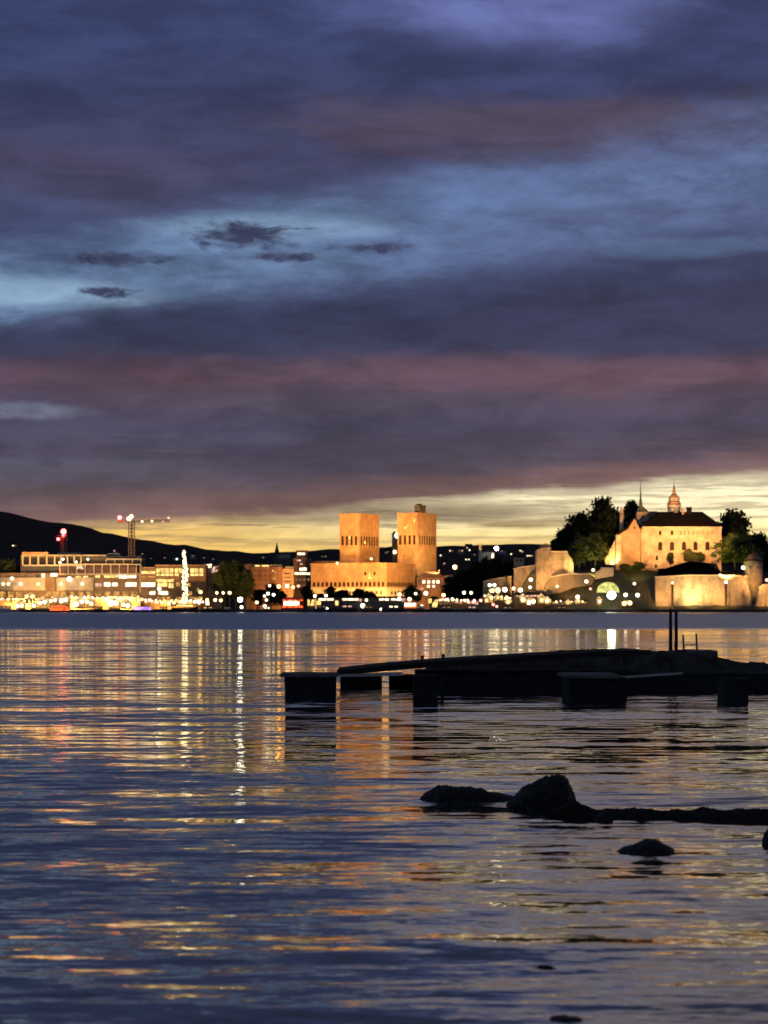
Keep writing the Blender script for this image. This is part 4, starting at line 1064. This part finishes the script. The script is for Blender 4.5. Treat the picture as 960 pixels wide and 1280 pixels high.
def pavilions():
    D = 1508.; k = D/F
    T = Thing('red_pavilion', 'low quayside pavilion glowing red with white lit front', 'pavilion', (X(365,D),D,1.9))
    x0, x1 = X(353,D), X(379,D)
    T.part('wall', MB().box(x0,x1,D,D+8,1.9,Z(749,D)), 'canvas_red')
    T.part('roof', MB().hip(x0,x1,D,D+8,Z(749,D)+.01,Z(746.5,D),3,.6), 'canvas_red')
    T.part('lit_front', MB().box(X(355,D),X(374,D),D-.2,D-.05,Z(756.5,D),Z(751.6,D)), 'tent_white')
    T.part('red_band', MB().box(X(353.4,D),X(378.6,D),D-.3,D-.1,Z(759.5,D),Z(757,D)), 'glow_red')
    T.part('red_band', MB().box(X(353.4,D),X(378.6,D),D-.3,D-.1,Z(751,D),Z(749.6,D)), 'glow_red')
    T = Thing('red_kiosk', 'small kiosk with white front and red underside below the hall corner', 'kiosk', (X(513,D),D,1.9))
    T.part('wall', MB().box(X(505,D),X(521,D),D,D+5,1.9,Z(752,D)), 'dark_wall')
    T.part('roof', MB().hip(X(505,D),X(521,D),D,D+5,Z(752,D)+.01,Z(750,D),2,.4), 'canvas_red')
    T.part('lit_front', MB().box(X(505.6,D),X(520.4,D),D-.2,D-.05,Z(758.2,D),Z(753.4,D)), 'win_white')
    T.part('red_band', MB().box(X(505.6,D),X(520.4,D),D-.2,D-.05,Z(760,D),Z(758.4,D)), 'glow_red')
    T = Thing('golden_kiosk', 'bright golden kiosk right of the red and white one', 'kiosk', (X(544,D),D,1.9))
    T.part('wall', MB().box(X(537,D),X(549,D),D,D+5,1.9,Z(748,D)), 'dark_wall')
    T.part('roof', MB().hip(X(537,D),X(549,D),D,D+5,Z(748,D)+.01,Z(745.5,D),2,.4), 'dark_tile')
    T.part('lit_front', MB().pxpoly([(540,759),(546,759),(548.5,749),(544,749.5),(541,754)],D-.25,.2), 'win_yellow')
    T.part('sign', MB().box(X(535.6,D),X(539.6,D),D-.3,D-.1,Z(754,D),Z(748.6,D)), 'win_yellow')
    T = Thing('quay_cafe', 'long low cafe with white window strip before the brick hall', 'cafe', (X(446,D),D,1.9))
    x0, x1 = X(395,D), X(508,D)
    T.part('wall', MB().box(x0,x1,D+4,D+12,1.9,Z(747,D)), 'dark_wall')
    T.part('roof', MB().box(x0-.6,x1+.6,D+3.2,D+12.6,Z(747,D)+.01,Z(745.4,D)), 'dark_tile')
    T.wins(D+4, [(a,748,b,750.6) for a,b in ((398,408),(409,417),(428,434),(435,442),(443,448),(474,480),(481,486),(489,495),(496,501))], 'win_white')
    T.wins(D+4, [(384+12,750.8,401,758),(419,750.8,423,757)], 'win_yellow')
    T.wins(D+4, [(449,748.6,452,752),(502,747.8,507,752)], 'win_pink')
    T = Thing('yellow_kiosk', 'yellow lit kiosk with slanted dark stripes left of the hall cafe', 'kiosk', (X(389,D),D,1.9))
    T.part('wall', MB().box(X(384,D),X(394,D),D,D+4,1.9,Z(748.6,D)), 'brown_wall')
    T.part('roof', MB().hip(X(384,D),X(394,D),D,D+4,Z(748.6,D)+.01,Z(746.6,D),1.5,.3), 'dark_tile')
    T.part('lit_front', MB().box(X(384.6,D),X(387,D),D-.2,D-.05,Z(757,D),Z(749.4,D)).pxpoly([(388,757),(393,757),(393,749.6),(390,749.6)],D-.2,.15), 'win_yellow')
    # stage shell under the castle
    D = 1508
    T = Thing('stage_shell', 'rounded yellow green lit canopy behind the blinding floodlight', 'stage', (X(760,D),D,1.9))
    m = MB(); N = 12; x = X(760,D); hw = 14*k
    for i in range(N):
        a0, a1 = math.pi*i/N, math.pi*(i+1)/N
        q = lambda a, d, s: (x-hw*s*math.cos(a), D+d, Z(741,D)+13.5*k*s*math.sin(a)**.8)
        m._a([q(a0,0,1),q(a1,0,1),q(a1,6,.8),q(a0,6,.8),(x,D+6,Z(741,D))], [(0,1,2,3),(3,2,4)])
    T.part('canopy', m, 'tent_green', None, True)
    m = MB()
    for i in range(0,N+1,3):
        a0 = math.pi*i/N; p = (x-hw*math.cos(a0), D-.1, Z(741,D)+13.5*k*math.sin(a0)**.8); m.tube((x,D-.1,Z(741,D)),p,.15,.15,5)
    m.tube((x-hw,D,Z(741,D)),(x-hw,D,1.9),.18); m.tube((x+hw,D,Z(741,D)),(x+hw,D,1.9),.18)
    T.part('frame', m, 'dark_metal')
    D = 1511.
    T = Thing('quay_restaurant', 'low dark roofed restaurant with pink lit strip behind the castle stalls', 'restaurant', (X(660,D),D,1.9))
    T.part('wall', MB().box(X(643,D),X(681,D),D,D+6,1.9,Z(743.4,D)), 'brown_wall')
    T.part('roof', MB().hip(X(643,D),X(681,D),D,D+6,Z(743.4,D)+.01,Z(740.4,D),2,.8), 'dark_tile')
    T.wins(D, [(a,744,a+3.4,745.8) for a in (645,649.4,658,662.4,666.8,671.2)], 'win_pink')
pavilions()
def shopfronts():
    """low lit arcades behind the quay; every lit bay is a window of its row"""
    for (a, b, top, D, lab, seed, mats) in [
        (88,176,746,1560,'long amber lit arcade behind the left tents and violet boat',3,('win_yellow','win_amber','win_white','win_yellow')),
        (180,262,750,1558,'amber lit arcade running behind the ship mast',4,('win_amber','win_yellow','win_white','win_amber')),
        (-12,60,748,1562,'lit arcade at the left picture edge behind the first tents',5,('win_amber','win_dim','win_yellow')),
        (548,602,750,1545,'dark sheds with pink and amber lights right of the golden kiosk',6,('win_pink','win_amber','win_dim','win_dim')),
        (604,642,745,1530,'lit booth row under the low rampart',7,('win_yellow','win_amber','win_white')),
        (686,735,751,1516,'low dim booths below the streaked retaining wall',8,('win_dim','win_amber','win_dim'))]:
        r = random.Random(seed)
        T = Thing('shop_row', lab, 'shops', (X((a+b)/2,D),D,1.5), 'rows of lit shops along the quay')
        T.part('wall', MB().box(X(a,D),X(b,D),D,D+9,1,Z(top,D)), 'brown_wall')
        T.part('roof', MB().box(X(a,D)-.5,X(b,D)+.5,D-1.2,D+9.5,Z(top,D)+.01,Z(top-1.1,D)), 'dark_tile')
        x = a+1.
        while x < b-4:
            w = r.uniform(2.2,5.2); hgt = r.uniform(2.,4.6); y0 = top+r.uniform(1.,2.2)
            T.wins(D, [(x,y0,min(x+w,b-.5),y0+hgt)], r.choice(mats)); x += w+r.uniform(.8,2.6)
        x = a+2.
        while x < b-2:
            T.part('eave_lamp', MB().sph((X(x,D),D-1.9,Z(top+r.uniform(-.4,1.4),D)),r.uniform(.38,.8),8,6), r.choice(('lamp_warm','lamp_warm','lamp_orange','lamp_white')), None, True); x += r.uniform(3.5,9.)
shopfronts()

GL = 'lamps along the far quay'
def lamp(px, py, mat, r, lab, D=1506., arm=False, name='street_lamp', base=None, grp=GL, cat='street lamp'):
    k = D/F; x = X(px,D); z = Z(py,D); z0 = 1.6 if base is None else Z(base,D); rr = (r+.35)*k
    T = Thing(name, lab, cat, (x,D,z0), grp)
    T.part('pole', MB().tube((x,D,z0-.3),(x,D,z-rr*.6),.16,.09,6).cyl(x,D,z0-.3,z0+.5,.3,.2,8), 'dark_metal')
    T.part('lamp_globe', MB().sph((x,D,z),rr,12,8), mat, None, True)
    T.part('lamp_cap', MB().cyl(x,D,z+rr*.86,z+rr*1.12,rr*.5,rr*.1,8), 'dark_metal')
W_, Y_, O_, P_ = 'lamp_white','lamp_warm','lamp_orange','lamp_pink'
for a in [
 (300,749.5,'lamp_flood',2.6,'large blinding white lamp standing alone below the dim green trees'),
 (302,759,W_,1.6,'smaller white lamp just under the blinding one at the dim trees'),
 (271,741,Y_,1.4,'first of three warm hanging globe lamps right of the slanted building'),
 (279,741,Y_,1.4,'middle of three warm hanging globe lamps right of the slanted building'),
 (287,741,Y_,1.7,'last of three warm globe lamps, nearest the blinding white lamp'),
 (259,750,O_,1.5,'orange lamp right of the white tent by the ship'),
 (269,750,Y_,1.7,'warm lamp between the orange lamps below the slanted building'),
 (276,750.5,O_,1.5,'orange lamp just left of the dim green trees at ground level'),
 (321,753,Y_,1.6,'warm lamp left of the dark tree full of lamps'),
 (337,732,Y_,1.4,'highest lamp in the dark tree before the brick apartments'),
 (335,742,W_,1.6,'white lamp in the middle of the dark quayside tree'),
 (342,743.5,W_,1.5,'white lamp at the right side of the dark quayside tree'),
 (330.5,745,W_,1.1,'small lamp at the left side of the dark quayside tree'),
 (333,750,Y_,1.4,'warm lamp low in the dark quayside tree'),
 (331,758,W_,1.8,'white lamp at the waterline under the dark quayside tree'),
 (348.5,733,O_,1.9,'orange lamp right of the lamp tree, below the brick apartments'),
 (359,732.5,W_,1.9,'big white globe above the red glowing pavilion'),
 (366.5,734,O_,1.4,'orange lamp above the red pavilion, left of a pinkish one'),
 (373,732.5,P_,1.4,'pinkish lamp above the right end of the red pavilion'),
 (393.5,745,W_,1.4,'small white lamp below the left end of the hall arches'),
 (407.5,744.5,W_,1.4,'small white lamp one step right of the hall left end'),
 (408.5,761,W_,1.4,'white lamp at the waterline below the left hall arches'),
 (453.5,757,'lamp_white',2.5,'big white lamp at quay level under the three upper hall windows'),
 (458,750,Y_,1.4,'warm lamp just above the big white quay lamp'),
 (476.5,761.5,W_,1.3,'white lamp at the waterline right of the big quay lamp'),
 (499.5,743,Y_,1.7,'warm lamp below the right corner of the hall plinth'),
 (499,748.5,W_,1.7,'white lamp directly under the warm one at the hall corner'),
 (512,749,Y_,2.1,'warm globe above the red and white kiosk'),
 (519.5,742,Y_,1.4,'small warm lamp at the olive tree by the hall corner'),
 (532.4,741.5,W_,2.1,'large white lamp on the front of the dark brick office'),
 (554.5,744,O_,1.8,'orange yellow lamp right of the golden kiosk'),
 (527.5,758,W_,1.7,'white lamp right beside the red and white kiosk'),
 (553,749.5,P_,1.2,'pink lamp below the orange yellow lamp'),
 (559.5,749,P_,1.4,'pink lamp one step right of the first pink lamp'),
 (565.5,748.8,'lamp_green',1.3,'small greenish lamp ending the pink pair'),
 (580,740.8,W_,1.7,'left lamp of the white pair before the dark trees'),
 (589,741,Y_,1.6,'right lamp of the white pair before the dark trees'),
 (585.5,752.5,P_,1.5,'left of two pink lamps under the white promenade pair'),
 (591.5,752.5,P_,1.5,'right of two pink lamps under the white promenade pair'),
 (601,750.5,P_,1.6,'pink lamp just left of the leftmost market stall'),
 (616.5,755.5,P_,1.5,'pink lamp at quay level below the leftmost stalls'),
 (621,758,P_,1.3,'lower pink lamp at quay level below the leftmost stalls'),
 (612,731.5,W_,1.7,'left white lamp high on the low rampart'),
 (618,731.5,W_,1.7,'right white lamp high on the low rampart'),
 (631,737,'lamp_white',2.6,'big oval white lamp right of the low rampart pair'),
 (642,735.5,Y_,1.6,'slanting warm lamp between the oval white ones'),
 (650.5,737.5,W_,2.3,'wide white lamp above the restaurant roof'),
 (663.5,724.5,W_,1.8,'tall white lamp before the middle rampart'),
 (662.5,734,W_,1.4,'smaller white lamp under the tall one at the middle rampart'),
 (696.5,733,Y_,1.3,'single lamp on the slope below the bastion'),
 (741.5,712.5,Y_,1.5,'lamp between the floodlit trees and the pale parapet'),
 (765,703.5,Y_,1.6,'lamp beside the bright forecourt corner of the castle'),
 (733,726.8,W_,1.7,'white lamp on the dark slope left of the stage canopy'),
 (738,736,P_,1.2,'faint lamp below the white one on the dark slope'),
 (722,746,W_,1.9,'white lamp on the small yellow stall below the streaked wall'),
 (793,729.5,Y_,1.4,'lamp on the dark slope right of the stage canopy'),
 (782,743.5,W_,2.0,'white lamp right next to the blinding floodlight'),
 (797,743.8,W_,2.1,'round pinkish white lamp second right of the blinding floodlight'),
 (840.6,728.5,Y_,1.2,'lamp atop the left tall pole before the castle rampart'),
 (907.4,727.5,W_,1.6,'lamp atop the tall pole right of the rampart bright patch'),
 (900,718.8,Y_,1.3,'small lamp on the rampart top left of the green tree'),
 (929,709.5,W_,1.9,'white lamp at the left side of the round tower'),
 (958.5,725,P_,1.8,'pinkish lamp at the right picture edge beyond the round tower'),
 (120,760,P_,1.7,'pink lamp at quay level between the left tents'),
 (187,750,P_,2.0,'pinkish lamp at the right end of the violet boat'),
 (105,727,Y_,1.0,'') if False else (199,736,'lamp_white',2.0,'white lamp on the amber office, left of the ship'),
 (250.5,740,O_,1.8,'amber lamp hanging right of the ship mast'),
 (219.5,764,'lamp_green',1.5,'small greenish navigation lamp at the waterline left of the ship'),
 ]:
    px,py,mt,r,lab = a
    base = None; D = 1506.
    if py > 760.5: D = 1496.; base = 765.
    if lab.startswith('lamp between the floodlit') : D = 1516; base = 722
    if lab.startswith('lamp beside the bright'): D = 1540; base = 714
    if lab.startswith('white lamp at the left side'): D = 1512; base = 722
    if 'rampart top' in lab: D = 1513; base = 724
    lamp(px,py,mt,r,lab,D,base=base)
# standing apart from the quay row
lamp(764.5,744,'lamp_flood',4.8,'blinding white floodlight on a short mast below the castle',1499.5,name='floodlight_mast',grp=None,cat='floodlight')
def big_lamps():
    D = 2040.
    lamp(620.5,685.5,'lamp_flood',2.2,'single bright white mast lamp on the skyline above dark trees',D,name='mast_lamp',base=760,grp=None,cat='mast lamp')
    D = 1640.
    lamp(568.5,708.8,'lamp_orange',2.4,'single strong orange lamp right of the clock tower',D,name='mast_lamp',base=760,grp=None,cat='mast lamp')
big_lamps()

#@@FORE
# ------------------------------------------------------------------ foreground: jetty, piles, rocks
def rough(mb, amt, sc, seed=0):
    for i, v in enumerate(mb.v):
        q = Vector((v[0]*sc+seed, v[1]*sc, v[2]*sc)); mb.v[i] = (v[0]+mnoise.noise(q)*amt, v[1]+mnoise.noise(q+Vector((7,3,1)))*amt, v[2]+mnoise.noise(q+Vector((1,9,4)))*amt)
    return mb
def gridbox(x0,x1,y0,y1,z0,z1,s):
    bm = bmesh.new(); bmesh.ops.create_cube(bm, size=1.)
    for v in bm.verts: v.co = Vector((x0+(v.co.x+.5)*(x1-x0), y0+(v.co.y+.5)*(y1-y0), z0+(v.co.z+.5)*(z1-z0)))
    n = max(1, int(max(x1-x0,y1-y0,z1-z0)/s)); bmesh.ops.subdivide_edges(bm, edges=bm.edges[:], cuts=n, use_grid_fill=True)
    mb = MB(); mb.v = [tuple(v.co) for v in bm.verts]; mb.f = [tuple(v.index for v in f.verts) for f in bm.faces]; bm.free(); return mb
def jetty():
    D = 82.
    T = Thing('mooring_block', 'black square concrete mooring block with a thin cap at the jetty end', 'mooring block', (X(388,D),D+1,0))
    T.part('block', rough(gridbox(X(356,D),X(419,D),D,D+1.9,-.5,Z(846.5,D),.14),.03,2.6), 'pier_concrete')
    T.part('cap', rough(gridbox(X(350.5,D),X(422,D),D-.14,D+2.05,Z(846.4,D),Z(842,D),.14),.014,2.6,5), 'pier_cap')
    T = Thing('jetty', 'long dark stone and timber jetty sloping up to the right', 'jetty', (X(700,92),92,0))
    top = [(421,838.5),(480,832),(555,826),(660,819.5),(740,814.5),(800,812.5),(850,813),(893,819),(930,829),(975,828),(1040,832),(1150,838)]
    m = MB(); NX, NY = 300, 18
    for j in range(NY+1):
        f = j/NY
        for i in range(NX+1):
            px = 500+650*i/NX; D0 = 92.+1.6*math.sin(px*.02); d = D0+7.*f
            zt = Z(interp(top,px)+1.5, 95.)
            prof = min(1, f/.34)**.7 if f < .34 else (1 if f < .75 else max(0., 1-(f-.75)/.25))
            edge = min(1, max(0, (px-500)/40))
            z = -.35+(zt+.35)*prof*edge
            x = X(px, 95.)
            q = Vector((x*1.2, d*1.2, 2)); nn = mnoise.fractal(q, .8, 2.1, 5)
            cell = mnoise.cell(Vector((x*1.7, d*1.7, 0)))
            m.v.append((x+.08*mnoise.noise(q*2), d, z+(nn*.10+(cell-.5)*.10)*(1 if .02 < f < .98 else 0)*edge))
    for j in range(NY):
        for i in range(NX):
            a = j*(NX+1)+i; m.f.append((a,a+1,a+NX+2,a+NX+1))
    T.part('rubble_mound', m, 'rubble')
    D = 86.; m = MB(); seg = [(421,838.3),(450,835.2),(480,832),(520,828.6),(555,826),(600,823.2),(660,819.6),(740,815),(800,813)]
    for (a,b),(c,d) in zip(seg,seg[1:]):
        th = .2
        m._a([(X(a,D),D,Z(b,D)-th),(X(c,D),D,Z(d,D)-th),(X(c,D),D+5,Z(d,D)-th),(X(a,D),D+5,Z(b,D)-th),(X(a,D),D,Z(b,D)),(X(c,D),D,Z(d,D)),(X(c,D),D+5,Z(d,D)),(X(a,D),D+5,Z(b,D))],
             [(0,3,2,1),(4,5,6,7),(0,1,5,4),(1,2,6,5),(2,3,7,6),(3,0,4,7)])
    T.part('deck', m, 'timber')
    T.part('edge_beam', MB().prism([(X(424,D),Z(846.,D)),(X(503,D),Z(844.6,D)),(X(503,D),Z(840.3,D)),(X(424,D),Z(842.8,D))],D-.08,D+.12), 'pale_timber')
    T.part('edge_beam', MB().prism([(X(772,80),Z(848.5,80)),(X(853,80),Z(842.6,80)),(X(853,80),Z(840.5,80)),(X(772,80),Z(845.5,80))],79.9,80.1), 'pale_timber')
    for x0,x1,y0,DD,dp in ((425.5,477,846.6,90,1.8),(486.5,522,845,90,2.4),(517,547,845,76.5,1.8),(551,555,845,79.5,.3),(711,783,847.5,77.5,3.),(905,936,848,76.4,1.6)):
        T.part('support', rough(gridbox(X(x0,DD),X(x1,DD),DD,DD+dp,-.5,Z(y0,DD),.18),.035,2.2,x0), 'pier_concrete')
    T.part('front_wall', rough(gridbox(X(522,86.5),X(1060,86.5),86.5,93.5,-.4,Z(842,86.5),.35),.08,1.5,3), 'pier_concrete')
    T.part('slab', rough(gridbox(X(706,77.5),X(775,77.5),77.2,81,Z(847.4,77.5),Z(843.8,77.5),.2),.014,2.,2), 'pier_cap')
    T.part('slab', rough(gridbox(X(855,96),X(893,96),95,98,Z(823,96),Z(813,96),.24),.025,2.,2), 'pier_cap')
    for cx,cy in ((528,819.5),(554,817.5)):
        DD = 90.; T.part('bollard', MB().cyl(X(cx,DD),DD,Z(831,DD),Z(cy+1.5,DD),.065,.055,10).cyl(X(cx,DD),DD,Z(cy+1.5,DD),Z(cy,DD),.09,.075,10), 'dark_metal')
    for a,b,lab in ((838.2,762,'taller left one of two thick dark mooring posts on the jetty'),(845.2,764,'right one of two thick dark mooring posts on the jetty')):
        DD = 95.
        t2 = Thing('mooring_post', lab, 'post', (X(a,DD),DD,Z(815,DD)), 'mooring posts on the jetty')
        t2.part('post', MB().cyl(X(a,DD),DD,Z(818,DD),Z(b,DD),.075,.058,10), 'timber')
        t2.part('post_cap', MB().cyl(X(a,DD),DD,Z(b,DD)+.002,Z(b-1.,DD),.062,.025,10), 'dark_metal')
    DD = 96.2
    L = Thing('ladder', 'thin metal ladder rails rising from the jetty slab', 'ladder', (X(863,DD),DD,Z(814,DD)))
    for a,b in ((854.6,793.5),(871,792.5)):
        L.part('rail', MB().tube((X(a,DD),DD,Z(815,DD)),(X(a-1.,DD),DD,Z(b,DD)),.028).tube((X(a+3,DD),DD+.5,Z(815,DD)),(X(a-.6,DD),DD,Z(b,DD)),.028), 'dark_metal')
    L.part('rung', MB().tube((X(854,DD),DD,Z(806,DD)),(X(870.4,DD),DD,Z(806,DD)),.02), 'dark_metal')
jetty()

def rock(prof, D, dpt, mat, lab, name='shore_rock', cat='rock', grp='dark rocks in the shallows', seed=0, amt=.06):
    """prof: outline (px, py) of the top, left to right; waterline at depth D"""
    x0, x1 = prof[0][0], prof[-1][0]; wl = HY+CH*F/D
    NX = max(40, int((x1-x0)/1.6)); NY = 30; m = MB()
    for i in range(NX+1):
        px = x0+(x1-x0)*i/NX; h = max(Z(interp(prof,px),D), .0)
        for j in range(NY+1):
            a = math.pi*j/NY; c = math.cos(a); s = math.sin(a)
            e = min(1, 4*min(i, NX-i)/NX+.25)
            y = D+dpt*.5*e*(-c)+dpt*.2; z = -.12+(h+.12)*(s**.6)
            x = X(px,D); q = Vector((x*3+seed, y*3, z*3))
            n = mnoise.fractal(q*1.3, .6, 2.1, 6)*1.2; r2 = mnoise.cell(q*.8+Vector((4,4,4)))*.35+abs(mnoise.noise(q*1.9))*.7
            m.v.append((x+n*amt*.8, y+n*amt*1.4, z+(n*amt+ (r2-.25)*amt*1.3)*(s**.5)*(0.35+min(1,h/.4))))
    for i in range(NX):
        for j in range(NY):
            a = i*(NY+1)+j; m.f.append((a,a+1,a+NY+2,a+NY+1))
    return single(name, m, mat, lab, cat, grp)
rock([(525,999),(533,990),(548,983),(566,984),(585,986.5),(604,988.5),(622,992),(640,995.5),(652,1000)],37.4,1.,'shore_rock','long low flat black rock left of the peaked rock',seed=1,amt=.035)
rock([(632,1007),(642,996),(655,986),(668,980),(682,974),(697,971),(707,971.5),(713,983),(718,991),(721,1001),(726,1007)],36.2,1.,'shore_rock','peaked black rock, the tallest one sticking out of the water',seed=5,amt=.04)
rock([(690,1016),(712,1007),(730,1009),(748,1015),(772,1016),(800,1012.5),(820,1016.5),(850,1014.5),(868,1017),(890,1013.5),(915,1017),(930,1015),(975,1015.5),(1040,1014),(1090,1022)],34.2,1.3,'weed','long thin reef of black weed running right to the picture edge',name='reef',cat='reef',grp=None,seed=9,amt=.05)
rock([(744,1027),(748,1019),(756,1014),(764,1018),(768,1027)],33.8,.5,'shore_rock','small knob of black rock at the left of the reef',seed=12,amt=.025)
rock([(771,1066),(782,1060),(797,1055.5),(808,1052),(822,1051.5),(836,1056),(843,1061),(847,1066)],29.4,.75,'shore_rock','single rounded black rock below the reef',seed=15,amt=.03)
rock([(955.5,1052),(958,1042),(965,1034),(985,1032),(1010,1045),(1020,1056)],30.4,.7,'shore_rock','black rock cut off by the right picture edge',seed=19,amt=.03)
rock([(666,1214),(674,1210.5),(686,1209),(698,1211),(706,1214)],19.9,.45,'weed','small dark weed covered stone barely breaking the surface',seed=22,amt=.02)
rock([(678,1283),(690,1275),(706,1272.5),(722,1274),(736,1279),(742,1285)],17.4,.45,'shore_rock','dark stone just entering at the bottom picture edge',seed=25,amt=.02)

#@@LIGHTS
# ------------------------------------------------------------------ floodlights washing the walls
def flood(px, py, D, tx, ty, tD, power, col=(1,.62,.22), size=70, blend=.6, rad=.4):
    l = bpy.data.lights.new('floodlight', 'SPOT'); l.energy = power; l.color = col; l.spot_size = math.radians(size); l.spot_blend = blend; l.shadow_soft_size = rad
    o = bpy.data.objects.new('floodlight', l); COL.objects.link(o); a = P(px,py,D); b = P(tx,ty,tD)
    o.location = a; o.rotation_euler = (b-a).to_track_quat('-Z','Y').to_euler(); return o
WC = (1.,.53,.17); OR = (1.,.53,.14); WA = (1.,.70,.34); YE = (1.,.74,.30); GR = (1.,.86,.28)
# city hall
flood(408,738,1578, 405,718,1655, 387500, OR, 110, 1.)
flood(440,738,1578, 437,718,1648, 299520, OR, 110, 1.)
flood(470,738,1580, 470,718,1642, 276480, OR, 110, 1.)
flood(530,748,1600, 503,716,1660, 302400, OR, 90, 1.)
flood(405,690,1580, 438,668,1676, 560560, OR, 42, 1.)
flood(490,690,1600, 463,668,1690, 436800, OR, 44, 1.)
flood(480,690,1590, 509,668,1688, 560560, OR, 44, 1.)
flood(575,705,1640, 534,672,1700, 327600, OR, 56, 1.)
flood(548,712,1668, 534,704,1692, 50000, YE, 90)
# castle; front row hangs unseen in mid-air, standing in for distant floodlights
flood(825,668,1495, 825,662,1548, 165750, WC, 66, .4)
flood(855,668,1495, 855,664,1548, 143650, WC, 66, .4)
flood(885,668,1495, 885,664,1548, 165750, WC, 66, .4)
flood(775,700,1500, 786,675,1545, 135000, OR, 60, .8)
flood(768,702,1540, 768,688,1550, 12000, YE, 120)
flood(812,655,1556, 804,645,1572, 14000, YE, 110)
flood(845,640,1556, 843.5,622,1578, 30000, WA, 80)
flood(866,757,1499, 866,735,1514, 90364, YE, 105, 1.)
flood(833,757,1497, 831,735,1514, 42500, WC, 110, 1.)
flood(902,757,1497, 902,735,1514, 51000, WC, 110, 1.)
flood(938,742,1496, 944,715,1516, 60000, WC, 90, 1.)
flood(965,757,1496, 962,742,1509, 26000, WC, 110, 1.)
# green floodlit trees and bushes
flood(905,722,1508, 918,692,1530, 36000, GR, 90)
flood(715,716,1512, 720,668,1550, 20250, GR, 80, 1.)
flood(742,722,1528, 743,690,1545, 28350, GR, 90)
flood(797,720,1518, 797,708,1532, 5000, GR, 100)
# bastion and ramparts
flood(668,745,1500, 682,705,1522, 97200, WC, 90, 1.)
flood(708,742,1500, 715,725,1517, 28080, WC, 100, 1.)
flood(700,705,1502, 702,698,1522, 18000, WC, 90, 1.)
flood(655,745,1530, 656,718,1556, 46800, WC, 100, 1.)
flood(622,745,1528, 622,730,1550, 30000, YE, 100, 1.)
flood(757,722,1510, 757,714,1519, 2500, WA, 110)
flood(745,752,1500, 740,735,1518, 5000, WA, 110)
# left offices
flood(30,758,1545, 40,725,1620, 521664, OR, 110, 1.)
flood(90,758,1545, 95,722,1620, 466752, WC, 110, 1.)
flood(150,758,1545, 150,722,1620, 466752, OR, 110, 1.)
flood(60,735,1540, 70,708,1625, 224000, WA, 100, 1.)  # this and the next: unseen spots added to brighten the upper storeys
flood(140,735,1540, 140,706,1622, 224000, WA, 100, 1.)
flood(215,757,1540, 218,728,1606, 181436, OR, 110, 1.)
flood(330,757,1575, 333,722,1640, 36000, OR, 100, 1.)
flood(292,757,1570, 293,728,1602, 9000, WA, 90)
flood(150,690,1720, 164,668,1760, 36000, WA, 60)  # unseen spot added to brighten the crane mast

S.view_settings.view_transform = 'Standard'; S.view_settings.look = 'None'; S.view_settings.exposure = 0; S.view_settings.gamma = 1
S.cycles.use_denoising = True
S.cycles.max_bounces = 6; S.cycles.diffuse_bounces = 2; S.cycles.glossy_bounces = 3
S.cycles.sample_clamp_indirect = 8
